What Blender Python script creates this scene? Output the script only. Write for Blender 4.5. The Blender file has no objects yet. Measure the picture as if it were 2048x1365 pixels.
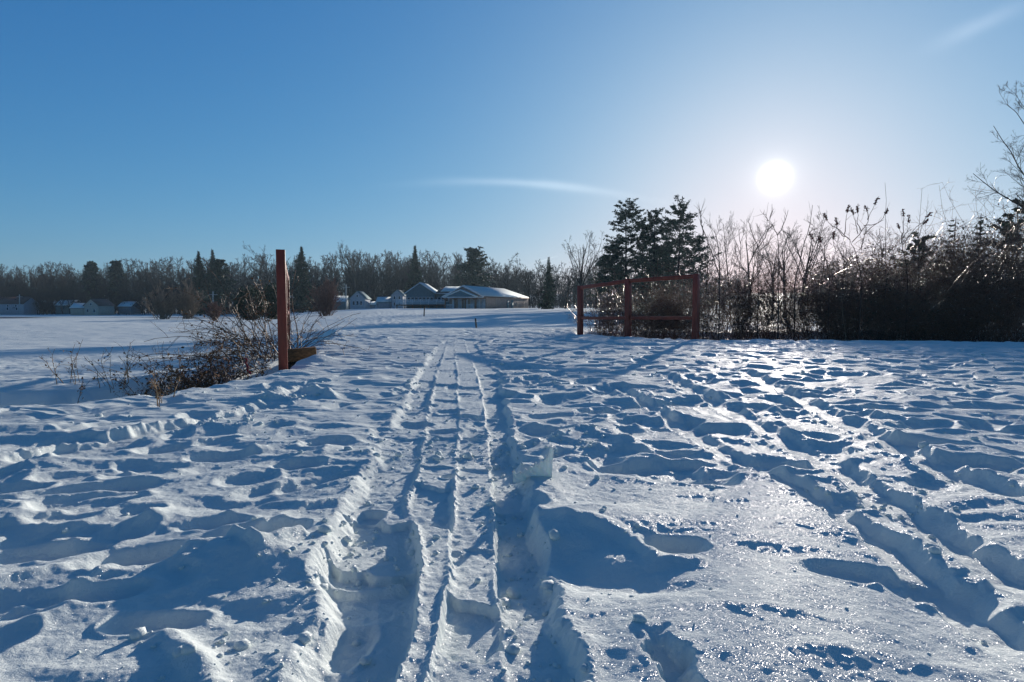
import bpy, math, random
import numpy as np
from mathutils import Vector, Matrix
S = bpy.context.scene
COL = S.collection
R = math.radians
# ------------------------------------------------------------------ camera
FPX = 1200.0; CX, CY = 1024.0, 682.5; HOR = 610.0; EYE = 0.75
PITCH = math.atan((CY-HOR)/FPX)
cd = bpy.data.cameras.new('camera'); cam = bpy.data.objects.new('camera', cd); COL.objects.link(cam)
cd.sensor_width = 36; cd.lens = 36*FPX/2048; cd.clip_start = 0.05; cd.clip_end = 6000
cam.location = (0, 0, EYE); cam.rotation_euler = (R(90)-PITCH, 0, 0)
S.camera = cam
def ray(px, py):
    a = (px-CX)/FPX; b = -(py-CY)/FPX
    c, s = math.cos(PITCH), math.sin(PITCH)
    return np.array([a, c + b*s, -s + b*c])
def at_z(px, py, z=0.0):          # where the sight line meets height z
    r = ray(px, py); k = (z-EYE)/r[2]; return np.array([r[0]*k, r[1]*k, z])
def at_y(px, py, y):              # point at depth y
    r = ray(px, py); k = y/r[1]; return np.array([r[0]*k, y, EYE+r[2]*k])
# ------------------------------------------------------------------ sun and sky
sd = ray(1550, 355); sd = sd/np.linalg.norm(sd)
SUN_EL = math.asin(sd[2]); SUN_AZ = math.atan2(sd[0], sd[1])
sl = bpy.data.lights.new('sun', 'SUN'); sl.energy = 4.3; sl.angle = R(0.53); sl.color = (1.0, 0.90, 0.80)
so = bpy.data.objects.new('sun', sl); COL.objects.link(so)
so.rotation_euler = Vector(sd).to_track_quat('Z', 'Y').to_euler(); so.location = (20, 40, 30)
W = bpy.data.worlds.new('World'); S.world = W; W.use_nodes = True
nt = W.node_tree; N = nt.nodes; L = nt.links; N.clear()
def nd(tree, t, **k):
    n = tree.nodes.new(t)
    for a, v in k.items(): setattr(n, a, v)
    return n
out = nd(nt, 'ShaderNodeOutputWorld'); bg = nd(nt, 'ShaderNodeBackground'); bg2 = nd(nt, 'ShaderNodeBackground')
sky = nd(nt, 'ShaderNodeTexSky', sky_type='NISHITA'); sky.sun_disc = False
sky.sun_elevation = SUN_EL; sky.sun_rotation = SUN_AZ
sky.altitude = 300; sky.air_density = 1.0; sky.dust_density = 0.6; sky.ozone_density = 3.0
def wm(op, a, b=None, c=None):
    m = nd(nt, 'ShaderNodeMath', operation=op)
    for i, v in enumerate((a, b, c)):
        if v is None: continue
        if isinstance(v, (int, float)): m.inputs[i].default_value = v
        else: L.new(v, m.inputs[i])
    return m.outputs[0]
# the winter sky of the photograph: deeper and bluer overhead and away from the sun, greyer round it
sc_ = nd(nt, 'ShaderNodeVectorMath', operation='SCALE'); sc_.inputs['Scale'].default_value = 0.13; L.new(sky.outputs[0], sc_.inputs[0])
sp = nd(nt, 'ShaderNodeSeparateXYZ'); L.new(sc_.outputs[0], sp.inputs[0])
r_ = wm('DIVIDE', wm('MULTIPLY', wm('POWER', sp.outputs[0], 1.3), .66), wm('MULTIPLY_ADD', sp.outputs[0], .70, 1.0))
g_ = wm('DIVIDE', wm('MULTIPLY', sp.outputs[1], .97), wm('MULTIPLY_ADD', sp.outputs[1], .90, 1.0))
b_ = wm('DIVIDE', wm('MULTIPLY', sp.outputs[2], 2.0), wm('MULTIPLY_ADD', sp.outputs[2], 1.95, 1.0))
cb = nd(nt, 'ShaderNodeCombineXYZ')
for i, v in enumerate((r_, g_, b_)): L.new(v, cb.inputs[i])
tc = nd(nt, 'ShaderNodeTexCoord'); sz = nd(nt, 'ShaderNodeSeparateXYZ'); L.new(tc.outputs['Generated'], sz.inputs[0])
up = nd(nt, 'ShaderNodeMapRange', interpolation_type='SMOOTHSTEP'); L.new(sz.outputs[2], up.inputs[0])
for i, v in zip((1,2,3,4), (.42, .95, 1.0, .65)): up.inputs[i].default_value = v
bk = nd(nt, 'ShaderNodeMapRange', interpolation_type='SMOOTHSTEP'); L.new(sz.outputs[1], bk.inputs[0])
for i, v in zip((1,2,3,4), (-.5, .45, .70, 1.0)): bk.inputs[i].default_value = v
sc2 = nd(nt, 'ShaderNodeVectorMath', operation='SCALE'); L.new(cb.outputs[0], sc2.inputs[0]); L.new(wm('MULTIPLY', up.outputs[0], bk.outputs[0]), sc2.inputs['Scale'])
L.new(sc2.outputs[0], bg.inputs[0]); bg.inputs[1].default_value = 0.78
# aureole: bright air round the sun
dt = nd(nt, 'ShaderNodeVectorMath', operation='DOT_PRODUCT'); dt.inputs[1].default_value = tuple(sd)
L.new(tc.outputs['Generated'], dt.inputs[0])
cosv = wm('MAXIMUM', dt.outputs['Value'], 0.0)
core = wm('MULTIPLY', wm('POWER', cosv, 14000.0), 4.0)
off_ = wm('MULTIPLY', wm('SUBTRACT', 1.0, cosv), 2.0/(.010**2))
mid_ = wm('DIVIDE', 1.2, wm('POWER', wm('ADD', off_, 1.0), 1.0))
wide = wm('MULTIPLY', wm('POWER', cosv, 12.0), 0.10)
def wisp(c, a, b, hl, hw, bend, amp):        # a faint pale streak in a fixed direction of the sky
    c_ = ray(*c); c_ = c_/np.linalg.norm(c_); t_ = ray(*b)/np.linalg.norm(ray(*b)) - ray(*a)/np.linalg.norm(ray(*a)); t_ = t_-c_*(t_@c_); ln = np.linalg.norm(t_); t_ = t_/ln; n_ = np.cross(c_, t_)
    def dp(v):
        q = nd(nt, 'ShaderNodeVectorMath', operation='DOT_PRODUCT'); q.inputs[1].default_value = tuple(v); L.new(tc.outputs['Generated'], q.inputs[0]); return q.outputs['Value']
    u = wm('DIVIDE', dp(t_), ln*hl); nz_ = nd(nt, 'ShaderNodeTexNoise'); nz_.inputs['Scale'].default_value = 9; nz_.inputs['Detail'].default_value = 4; L.new(tc.outputs['Generated'], nz_.inputs['Vector'])
    v = wm('SUBTRACT', dp(n_), wm('MULTIPLY', wm('MULTIPLY', u, u), bend)); v = wm('DIVIDE', v, wm('MULTIPLY', wm('MULTIPLY_ADD', nz_.outputs['Fac'], 1.2, .4), hw))
    e_ = wm('ADD', wm('MULTIPLY', u, u), wm('MULTIPLY', v, v)); front = wm('GREATER_THAN', dp(c_), .5)
    return wm('MULTIPLY', wm('MULTIPLY', wm('POWER', 2.718, wm('MULTIPLY', e_, -1.0)), amp), wm('MULTIPLY', front, wm('MULTIPLY_ADD', nz_.outputs['Fac'], 1.2, .4)))
w1 = wisp((1070, 368), (880, 345), (1250, 372), .45, .0055, .006, .13); w2 = wisp((1960, 50), (1870, 92), (2050, 10), .45, .010, 0, .10); w3 = wisp((1088, 521), (1066, 528), (1112, 513), .5, .0011, 0, .12)
g1 = wm('ADD', wm('ADD', wm('ADD', core, mid_), wide), wm('ADD', wm('ADD', w1, w2), w3))
bg2.inputs[0].default_value = (1.0, 0.96, 0.86, 1); L.new(g1, bg2.inputs[1])
ad = nd(nt, 'ShaderNodeAddShader'); L.new(bg.outputs[0], ad.inputs[0]); L.new(bg2.outputs[0], ad.inputs[1]); L.new(ad.outputs[0], out.inputs[0])
S.view_settings.view_transform = 'Standard'; S.view_settings.look = 'None'
S.view_settings.exposure = 0.32; S.view_settings.gamma = 1.0
S.render.engine = 'CYCLES'
# ------------------------------------------------------------------ naming helpers
def tag(o, label=None, cat=None, group=None, kind=None):
    if label: o['label'] = label
    if cat: o['category'] = cat
    if group: o['group'] = group
    if kind: o['kind'] = kind
    return o
def empty(name, loc=(0,0,0), rz=0.0):
    o = bpy.data.objects.new(name, None); COL.objects.link(o); o.location = loc; o.rotation_euler = (0,0,rz); o.empty_display_size = 0.2
    return o
class MB:                          # collects vertices and faces, links them as ONE mesh object
    def __init__(s): s.v = []; s.f = []; s.n = 0
    def add(s, v, f):
        v = np.asarray(v, float).reshape(-1, 3); s.v.append(v)
        if isinstance(f, np.ndarray): s.f.append(f + s.n)
        else:
            for q in f: s.f.append(np.array([q]) + s.n)
        s.n += len(v)
    def segs(s, P0, P1, R0, R1, sides=3):
        P0 = np.asarray(P0, float); P1 = np.asarray(P1, float); n = len(P0)
        if n == 0: return
        R0 = np.broadcast_to(np.asarray(R0, float), (n,)); R1 = np.broadcast_to(np.asarray(R1, float), (n,))
        d = P1-P0; l = np.linalg.norm(d, axis=1, keepdims=True); l[l == 0] = 1; d = d/l
        P1 = P1 + d*(R1[:, None]*0.6)
        ref = np.where(np.abs(d[:, 2:3]) > 0.9, np.array([[1., 0, 0]]), np.array([[0, 0, 1.]]))
        u = np.cross(d, ref); u /= np.linalg.norm(u, axis=1, keepdims=True); w = np.cross(d, u)
        V = np.zeros((n, 2*sides, 3))
        for k in range(sides):
            a = 2*math.pi*k/sides; o = math.cos(a)*u + math.sin(a)*w
            V[:, k] = P0 + o*R0[:, None]; V[:, sides+k] = P1 + o*R1[:, None]
        base = (np.arange(n)*2*sides)[:, None]
        F = np.concatenate([base + np.array([[k, (k+1) % sides, sides+(k+1) % sides, sides+k]]) for k in range(sides)])
        s.add(V, F)
    def box(s, lo, hi):
        x0, y0, z0 = lo; x1, y1, z1 = hi
        s.add([(x0,y0,z0),(x1,y0,z0),(x1,y1,z0),(x0,y1,z0),(x0,y0,z1),(x1,y0,z1),(x1,y1,z1),(x0,y1,z1)],
              np.array([[0,3,2,1],[4,5,6,7],[0,1,5,4],[1,2,6,5],[2,3,7,6],[3,0,4,7]]))
        return s
    def beam(s, a, b, w, h, up=(0,0,1)):      # rectangular bar from a to b, w sideways, h along up
        a = np.array(a, float); b = np.array(b, float); d = b-a; d /= np.linalg.norm(d)
        up = np.array(up, float); u = np.cross(d, up); u /= np.linalg.norm(u); t = np.cross(u, d)
        V = [p + sx*u*w/2 + sz*t*h/2 for p in (a, b) for sx, sz in ((-1,-1),(1,-1),(1,1),(-1,1))]
        s.add(V, np.array([[0,1,2,3],[7,6,5,4],[0,4,5,1],[1,5,6,2],[2,6,7,3],[3,7,4,0]])); return s
    def leaves(s, P, size, rng, flat=0.0, tri=False):
        P = np.asarray(P, float); n = len(P)
        a = rng.normal(size=(n, 3)); a[:, 2] *= (1-flat); a /= np.linalg.norm(a, axis=1, keepdims=True)
        b = rng.normal(size=(n, 3)); b[:, 2] *= (1-flat); b -= a*(a*b).sum(1, keepdims=True); b /= np.linalg.norm(b, axis=1, keepdims=True)
        sz = np.broadcast_to(np.asarray(size, float), (n,)) * rng.uniform(0.6, 1.4, n); sz = sz[:, None]
        V = np.stack([P, P+a*sz*.5+b*sz*.28, P+a*sz, P+a*sz*.5-b*sz*.28], 1)
        s.add(V, np.arange(4*n).reshape(n, 4))
    def mesh(s, name, mat, smooth=False):
        V = np.concatenate(s.v) if s.v else np.zeros((0,3))
        me = bpy.data.meshes.new(name); me.vertices.add(len(V)); me.vertices.foreach_set('co', V.astype(np.float32).ravel())
        tot = np.concatenate([np.full(len(f), f.shape[1]) for f in s.f]) if s.f else np.zeros(0, int)
        idx = np.concatenate([f.ravel() for f in s.f]) if s.f else np.zeros(0, int)
        st = np.concatenate([[0], np.cumsum(tot)[:-1]]) if len(tot) else tot
        me.loops.add(len(idx)); me.loops.foreach_set('vertex_index', idx.astype(np.int32))
        me.polygons.add(len(tot)); me.polygons.foreach_set('loop_start', st.astype(np.int32)); me.polygons.foreach_set('loop_total', tot.astype(np.int32))
        if smooth: me.polygons.foreach_set('use_smooth', np.ones(len(tot), bool))
        me.update(calc_edges=True); me.materials.append(mat); return me
    def build(s, name, mat, parent=None, smooth=False):
        o = bpy.data.objects.new(name, s.mesh(name, mat, smooth)); COL.objects.link(o)
        if parent is not None: o.parent = parent
        return o
def copy_tree(o, parent=None):
    c = o.copy(); COL.objects.link(c); c.parent = parent
    for ch in [q for q in o.children]: copy_tree(ch, c)
    return c
# ------------------------------------------------------------------ materials
def mat(name, col, rough=0.7, var=0.25, scale=6.0, spec=0.3, metal=0.0, bump=0.0, col2=None, stretch=(1,1,1)):
    m = bpy.data.materials.new(name); m.use_nodes = True; t = m.node_tree; b = t.nodes['Principled BSDF']
    tcn = nd(t, 'ShaderNodeTexCoord'); mp = nd(t, 'ShaderNodeMapping'); mp.inputs['Scale'].default_value = stretch
    no = nd(t, 'ShaderNodeTexNoise'); no.inputs['Scale'].default_value = scale; no.inputs['Detail'].default_value = 5
    t.links.new(tcn.outputs['Object'], mp.inputs[0]); t.links.new(mp.outputs[0], no.inputs['Vector'])
    cr = nd(t, 'ShaderNodeValToRGB')
    c1 = [max(0, c*(1-var)) for c in col]; c2 = list(col2) if col2 else [min(1, c*(1+var)) for c in col]
    cr.color_ramp.elements[0].position = .35; cr.color_ramp.elements[1].position = .65
    cr.color_ramp.elements[0].color = (*c1, 1); cr.color_ramp.elements[1].color = (*c2, 1)
    t.links.new(no.outputs['Fac'], cr.inputs[0]); t.links.new(cr.outputs[0], b.inputs['Base Color'])
    b.inputs['Roughness'].default_value = rough; b.inputs['Specular IOR Level'].default_value = spec; b.inputs['Metallic'].default_value = metal
    if bump:
        bu = nd(t, 'ShaderNodeBump'); bu.inputs['Strength'].default_value = bump; bu.inputs['Distance'].default_value = 0.02
        t.links.new(no.outputs['Fac'], bu.inputs['Height']); t.links.new(bu.outputs[0], b.inputs['Normal'])
    return m
def glint_material():  # bright translucent colour imitating sun glints on the canes
    m = bpy.data.materials.new('sun_glint'); m.use_nodes = True; t = m.node_tree; b = t.nodes['Principled BSDF']; tr = nd(t, 'ShaderNodeBsdfTranslucent'); mx = nd(t, 'ShaderNodeMixShader')
    no = nd(t, 'ShaderNodeTexNoise'); no.inputs['Scale'].default_value = 3; cr = nd(t, 'ShaderNodeValToRGB'); cr.color_ramp.elements[0].color = (.95, .85, .70, 1); cr.color_ramp.elements[1].color = (.9, .95, 1, 1); t.links.new(no.outputs['Fac'], cr.inputs[0])
    t.links.new(cr.outputs[0], tr.inputs[0]); t.links.new(cr.outputs[0], b.inputs['Base Color']); b.inputs['Roughness'].default_value = .15; mx.inputs[0].default_value = .7
    t.links.new(b.outputs[0], mx.inputs[1]); t.links.new(tr.outputs[0], mx.inputs[2]); t.links.new(mx.outputs[0], t.nodes['Material Output'].inputs[0]); return m
M_GLINT = glint_material()
def snow_material(name, glints=True, sss=0.0):
    m = bpy.data.materials.new(name); m.use_nodes = True; t = m.node_tree; b = t.nodes['Principled BSDF']; o = t.nodes['Material Output']
    ge = nd(t, 'ShaderNodeNewGeometry')
    b.inputs['Base Color'].default_value = (0.82, 0.88, 0.84, 1); b.inputs['Roughness'].default_value = 0.8
    b.inputs['Specular IOR Level'].default_value = 0.04
    if sss:
        b.inputs['Subsurface Weight'].default_value = sss; b.inputs['Subsurface Radius'].default_value = (0.6, 0.8, 1.0); b.inputs['Subsurface Scale'].default_value = 0.02
    n1 = nd(t, 'ShaderNodeTexNoise'); n1.inputs['Scale'].default_value = 120; n1.inputs['Detail'].default_value = 5; n1.inputs['Roughness'].default_value = .7
    t.links.new(ge.outputs['Position'], n1.inputs['Vector'])
    bu = nd(t, 'ShaderNodeBump'); bu.inputs['Strength'].default_value = 0.5; bu.inputs['Distance'].default_value = 0.012
    t.links.new(n1.outputs['Fac'], bu.inputs['Height']); t.links.new(bu.outputs[0], b.inputs['Normal'])
    if glints:
        vo = nd(t, 'ShaderNodeTexVoronoi'); vo.inputs['Scale'].default_value = 640; t.links.new(ge.outputs['Position'], vo.inputs['Vector'])
        sb = nd(t, 'ShaderNodeVectorMath', operation='SUBTRACT'); sb.inputs[1].default_value = (.5, .5, .5); t.links.new(vo.outputs['Color'], sb.inputs[0])
        sc = nd(t, 'ShaderNodeVectorMath', operation='SCALE'); sc.inputs['Scale'].default_value = 2.0; t.links.new(sb.outputs[0], sc.inputs[0])
        aa = nd(t, 'ShaderNodeVectorMath', operation='ADD'); t.links.new(ge.outputs['Normal'], aa.inputs[0]); t.links.new(sc.outputs[0], aa.inputs[1])
        nn = nd(t, 'ShaderNodeVectorMath', operation='NORMALIZE'); t.links.new(aa.outputs[0], nn.inputs[0])
        gl = nd(t, 'ShaderNodeBsdfGlossy'); gl.inputs['Roughness'].default_value = 0.24; gl.inputs['Color'].default_value = (1,1,1,1)
        t.links.new(nn.outputs[0], gl.inputs['Normal'])
        mx = nd(t, 'ShaderNodeMixShader'); mx.inputs[0].default_value = 0.026
        t.links.new(b.outputs[0], mx.inputs[1]); t.links.new(gl.outputs[0], mx.inputs[2]); t.links.new(mx.outputs[0], o.inputs[0])
    return m
M_SNOW = snow_material('snow'); M_SNOW2 = snow_material('roof_snow', False)
M_BARK = mat('grey_bark', (0.034, 0.029, 0.027), .85, .35, 3)
M_BARKW = mat('warm_bark', (0.13, 0.085, 0.065), .8, .35, 3)
M_TWIG = mat('twig', (0.085, 0.060, 0.050), .6, .4, 4, spec=.4)
M_CANE = mat('bramble_cane', (0.14, 0.08, 0.05), .5, .5, 7, spec=.4, col2=(0.17, 0.10, 0.06))
M_PALE = mat('pale_willow', (0.20, 0.165, 0.13), .8, .25, 3)
M_NEEDLE = mat('needles', (0.030, 0.060, 0.034), .7, .45, 1.2)
M_PINE = mat('pine_needles', (0.055, 0.082, 0.050), .65, .45, 1.0)
M_DLEAF = mat('dead_leaves', (0.26, 0.10, 0.035), .9, .5, 9, col2=(0.24, 0.13, 0.05))
M_DRY = mat('dry_stalk', (0.30, 0.19, 0.10), .7, .3, 9)
M_RED = mat('red_paint', (0.21, 0.030, 0.012), .42, .22, 5, spec=.5, bump=.15, stretch=(3,3,.6))
M_WOOD = mat('brown_timber', (0.17, 0.085, 0.035), .7, .45, 5, bump=.5, stretch=(1,8,8))
M_DARK = mat('dark_iron', (0.03, 0.028, 0.027), .6)
M_SUMAC = mat('sumac_bark', (0.085, 0.05, 0.038), .7, .3, 9)
M_SEED = mat('seed_head', (0.10, 0.018, 0.015), .8, .4, 30)
# ------------------------------------------------------------------ noise
class Perlin:
    def __init__(s, seed):
        r = np.random.default_rng(seed); s.p = np.concatenate([r.permutation(256)]*2); a = r.uniform(0, 2*np.pi, 256); s.g = np.stack([np.cos(a), np.sin(a)], 1)
    def __call__(s, x, y):
        xi = np.floor(x).astype(np.int64); yi = np.floor(y).astype(np.int64); xf = x-xi; yf = y-yi; xi &= 255; yi &= 255
        u = xf*xf*xf*(xf*(xf*6-15)+10); v = yf*yf*yf*(yf*(yf*6-15)+10)
        def g(ix, iy, fx, fy):
            q = s.g[s.p[s.p[ix & 255] + (iy & 255)]]; return q[..., 0]*fx + q[..., 1]*fy
        a = g(xi, yi, xf, yf); b = g(xi+1, yi, xf-1, yf); c = g(xi, yi+1, xf, yf-1); d = g(xi+1, yi+1, xf-1, yf-1)
        return (a + u*(b-a) + v*((c + u*(d-c)) - (a + u*(b-a))))*1.5
PN = [Perlin(i) for i in range(8)]
def sm(a, b, x): t = np.clip((x-a)/(b-a), 0, 1); return t*t*(3-2*t)
# ------------------------------------------------------------------ the lie of the land
NX = [-60,-30,-12,-8,-4.04,-3.4,-2.95,-2.72,-2.3,-1,1.5,3.9,6,12,30,60]
NY = [6.5,5.6,5.1,4.95,4.72,4.95,5.6,6.9,8.2,10.5,12.2,13.0,13.2,12.8,11.5,10]
FX = [-60,-30,-12,-8,-5.2,-4.5,-3.9,-3.4,0,5,12,30,60]; FY = [9.6,8.6,7.2,6.7,7.0,7.7,9.2,11,18,19.5,19,17,17]
def macro(x, y):
    x = np.asarray(x, float); y = np.asarray(y, float)
    yn = np.interp(x, NX, NY); yf = np.interp(x, FX, FY); w = yf-yn
    t = (y-yn)/w
    u = x/np.maximum(y, 5.0)
    # ground beyond the stream
    bank = np.interp(x, [-12,-6.5,-4.9,-4.2,-3.7], [-.32,-.27,-.22,-.10,.02])
    left = bank + (-0.66-bank)*sm(.2, 7, y-yf) - 0.24*sm(12, 30, y) - 0.9*sm(60, 95, y) - 1.3*sm(95, 240, y)
    mid = -0.05 - 0.6*sm(17, 34, y) + 0.55*sm(36, 115, y) - 1.0*sm(140, 260, y)
    k = sm(-0.46, -0.20, u)*sm(11, 20, y) + (1-sm(11, 20, y))*sm(-4.4, -3.0, x)
    far = left*(1-k) + mid*k
    far = far + 0.10*PN[1](x*.05+3, y*.05)*sm(16, 40, y) + 0.25*PN[2](x*.016, y*.016+7)*sm(40, 90, y)*(1-k*.6)
    far = far + 9*sm(265, 420, y+0.3*x)
    near = 0.0*x + 0.02*np.sin(x*.5)
    # the plateau keeps its level, the bed of the stream, the far bank
    bed = -0.85-.5*sm(0,3,x)
    z = near*(1-sm(-0.06, 0.20, t)) + bed*sm(-0.06, 0.20, t)
    z = z*(1-sm(0.52, 0.98, t)) + far*sm(0.52, 0.98, t)
    # level path carried over the stream
    xl = np.interp(y, [6.9, 7.6, 11.2, 16.4, 22], [-2.72, -2.85, -3.6, -4.8, -7]); xr = np.interp(y, [12.7, 15, 20, 24], [3.9, 1.9, 2.2, 4])
    pm = sm(-0.30, 0.10, x-xl)*sm(-0.30, 0.35, xr-x)*sm(5, 6, y)*(1-sm(17.5, 25, y))
    z = z*(1-pm) + (near - 0.0)*pm
    return z
def H(x, y): return float(macro(np.array([x]), np.array([y]))[0])
# polar grid round the photographer, fine in front, coarse behind
rad = np.concatenate([np.exp(np.arange(math.log(.45), math.log(6), .0020)), np.exp(np.arange(math.log(6), math.log(16), .0035)),
                      np.exp(np.arange(math.log(16), math.log(60), .0065)), np.exp(np.arange(math.log(60), math.log(870), .02))])
ang = np.concatenate([np.arange(-180, -72, 3.0), np.arange(-72, -43, .35), np.arange(-43, 43, .067), np.arange(43, 72, .35), np.arange(72, 180, 3.0)])
ang = np.radians(ang)
RR, AA = np.meshgrid(rad, ang, indexing='ij')
X = RR*np.sin(AA); Y = RR*np.cos(AA)
Z = macro(X, Y)
rng = np.random.default_rng(11)
nearw = 1-sm(16, 30, RR)
# slow swells and crusted drift texture
def fbm(p, x, y, o=4, g=.5):
    s = 0; a = 1
    for i in range(o): s = s + a*p(x*2**i+i*17.3, y*2**i-i*9.1); a *= g
    return s
I1 = RR < 60
smooth_zone = np.exp(-(((X-.75)/.75)**2 + ((Y-1.75)/.75)**2)) + np.exp(-(((X+1.2)/.6)**2 + ((Y-1.4)/.5)**2))
smooth_zone = np.clip(smooth_zone, 0, 1)
wx = X + .12*PN[3](X*2.2, Y*2.2); wy = Y + .12*PN[4](X*2.2+5, Y*2.2)
micro = .025*fbm(PN[0], wx*1.2, wy*1.9, 3, .5)
rg = 1-np.abs(PN[5](wx*2.0+.8*wy, wy*4.2)); micro += .016*(rg**2-.5)*(1-.7*smooth_zone)
micro += .007*fbm(PN[6], wx*4, wy*7, 3, .5)*(1-.8*smooth_zone)
Z += micro*nearw
Z += (1-nearw)*(1-sm(60, 120, RR))*(.03*fbm(PN[0], X*.5, Y*.9, 3))
# tracked ground beyond the bridge
tr = np.exp(-((X/np.maximum(Y,1)+.19)/.10)**2)*sm(20, 28, RR)*(1-sm(70, 110, RR))
Z += tr*.10*np.abs(fbm(PN[2], X*1.3, Y*1.3, 2))
def win(x, y, rr):                     # grid window round a point
    r = math.hypot(x, y); a = math.atan2(x, y); da = math.asin(min(.99, rr/max(r, rr*1.02)))
    i0, i1 = np.searchsorted(rad, [max(.45, r-rr), r+rr]); j0, j1 = np.searchsorted(ang, [a-da, a+da])
    return slice(i0, i1+1), slice(max(0, j0-1), j1+1)
def stamp(x, y, la, lb, th, depth, rim=.012, sharp=9.0, fill=.6, wob=.16, tilt=0.0):
    W_ = win(x, y, max(la, lb)*1.9); xx = X[W_]; yy = Y[W_]
    if xx.size == 0: return
    dx = xx-x; dy = yy-y; c, s = math.cos(th), math.sin(th)
    a = dx*c+dy*s; b = -dx*s+dy*c
    q = np.sqrt((np.abs(a)/la)**2.4 + (np.abs(b)/lb)**2.4)**(.85) + wob*PN[7](xx*7+x*31, yy*7) + .2*wob*PN[3](xx*22, yy*22)
    m = 1/(1+np.exp((q-.9)*sharp))
    base = macro(xx, yy); loc = Z[W_]-base
    hit = loc[np.abs(q-1) < .3].mean() if np.any(np.abs(q-1) < .3) else 0
    lo = loc*(1-m*fill) + m*fill*hit - depth*m*(1+tilt*a/la)
    lo = lo + rim*np.exp(-((q-1.22)/.17)**2)*(.7+.8*PN[1](xx*9, yy*9))
    Z[W_] = base+lo
def line(pts, hw, depth, edge=.018, fill=.75, z=0.0, ragged=.012, world=False, rim=0.0, hvar=0.0, ragf=16):
    P = [np.array(p) if world else at_z(p[0], p[1], z)[:2] for p in pts]
    for k in range(len(P)):
        pass
    lo = np.min(P, 0)-.5; hi = np.max(P, 0)+.5
    msk = (X > lo[0]) & (X < hi[0]) & (Y > lo[1]) & (Y < hi[1])
    xx = X[msk]; yy = Y[msk]; best = np.full(xx.shape, 9.0); acc = np.zeros(xx.shape); al = 0
    for a, b in zip(P[:-1], P[1:]):
        d = b-a; l = np.hypot(*d); d = d/l; t = np.clip((xx-a[0])*d[0]+(yy-a[1])*d[1], 0, l)
        ds = np.hypot(xx-a[0]-t*d[0], yy-a[1]-t*d[1]); u = ds < best; best = np.where(u, ds, best); acc = np.where(u, al+t, acc); al += l
    ed = hw + ragged*PN[2](xx*ragf, yy*ragf) + ragged*.6*PN[5](xx*ragf*2.6, yy*ragf*2.6)
    m = sm(0, 1, (ed-best)/edge+.5)
    m = m*sm(-.02, .12, acc)*(1-sm(al-.15, al, acc)*.999)
    base = macro(xx, yy); loc = Z[msk]-base
    dv = depth*(1+hvar*PN[6](xx*6, yy*6))
    loc = loc*(1-m*fill) - dv*m
    if rim: loc = loc + rim*np.exp(-((best-hw-.03)/.022)**2)*(.5+1.2*np.abs(PN[4](xx*22, yy*22)))
    Z[msk] = base+loc
# random walkers: many overlapping boot prints
for k in range(1250):
    y = rng.uniform(2.6, 19); 
    if rng.random() < .55: u = rng.uniform(-.1, .95)
    else: u = rng.uniform(-.95, .95)
    x = u*y
    e = H(x, y)
    if e < -.2: continue
    if y < 4.6 and abs(x+.2) < .45 and rng.random() < .7: continue
    big = rng.uniform(.7, 1.25)
    stamp(x, y, .15*big, rng.uniform(.07, .10)*big, rng.normal(1.6 if rng.random() < .6 else .4, .5), rng.uniform(.014, .038)*(1+.35*sm(4,9,y)), rim=rng.uniform(.003, .010), sharp=rng.uniform(4, 8), fill=.5)
for k in range(60):
    y = rng.uniform(1.2, 2.7); x = rng.uniform(-1.0, 1.0)*y
    if np.exp(-(((x-.75)/.75)**2 + ((y-1.75)/.75)**2)) > .45 or abs(x+.2) < .5: continue
    stamp(x, y, rng.uniform(.10,.17), .075, rng.normal(.9, .7), rng.uniform(.012, .03), sharp=6)
# boot prints one can point to (photo pixel centre, half width m, half depth m, angle, depth)
for (px, py, la, lb, th, dp) in ((1345,1090,.10,.065,-.25,.055),(245,965,.15,.08,.1,.045),(450,905,.17,.10,.2,.05),(280,1105,.17,.10,.35,.065),
    (560,1060,.10,.085,.5,.065),(310,1232,.12,.055,.1,.035),(180,1180,.14,.05,.2,.03),(600,925,.12,.10,.2,.045),(330,890,.14,.10,.3,.05),(660,880,.15,.12,.1,.045),
    (1200,820,.18,.13,0,.05),(1340,905,.17,.10,-.3,.05),(1430,860,.20,.14,-.2,.06),(1100,860,.16,.11,0,.05),(1415,960,.14,.10,-.3,.045),(1240,930,.15,.10,-.1,.03),
    (1560,930,.20,.10,-.4,.05),(1850,890,.20,.14,-.2,.06),(1960,930,.20,.13,-.2,.05),(60,1090,.14,.08,.2,.04),(430,1040,.13,.07,.1,.035),(120,1030,.13,.07,.2,.03),
    (1880,1190,.13,.10,-.5,.05),(1700,1150,.12,.07,-.4,.03),(1040,1000,.10,.12,.3,.05)):
    p = at_z(px, py); stamp(p[0], p[1], la*.9, lb*.85, th, dp*.8, rim=.009, sharp=8, fill=.8, wob=.2)
# the raised block beside the track and the hollow that falls away in front of it
def swell(px, py, sx, sy, h, th=0, world=None):
    p = at_z(px, py) if world is None else world
    dx = X-p[0]; dy = Y-p[1]; c, s = math.cos(th), math.sin(th); a = dx*c+dy*s; b = -dx*s+dy*c
    Z[:] += h*np.exp(-(a/sx)**2-(b/sy)**2)
swell(1240, 1040, .28, .13, .045); swell(1215, 1150, .22, .09, -.036); swell(1330, 1180, .12, .05, -.02); swell(1130, 1110, .10, .10, -.03); swell(1500, 1230, .35, .22, .02); swell(260, 1030, .5, .10, .03, .1)
swell(430, 990, .4, .09, .02, .15); swell(250, 1150, .35, .10, .022, .15); swell(480, 1110, .16, .08, .04); swell(130, 860, .9, .25, .04, .1)
swell(660, 672, .9, .7, .10); swell(640, 686, .5, .4, .06); swell(640, 722, .22, .30, .09)
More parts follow.
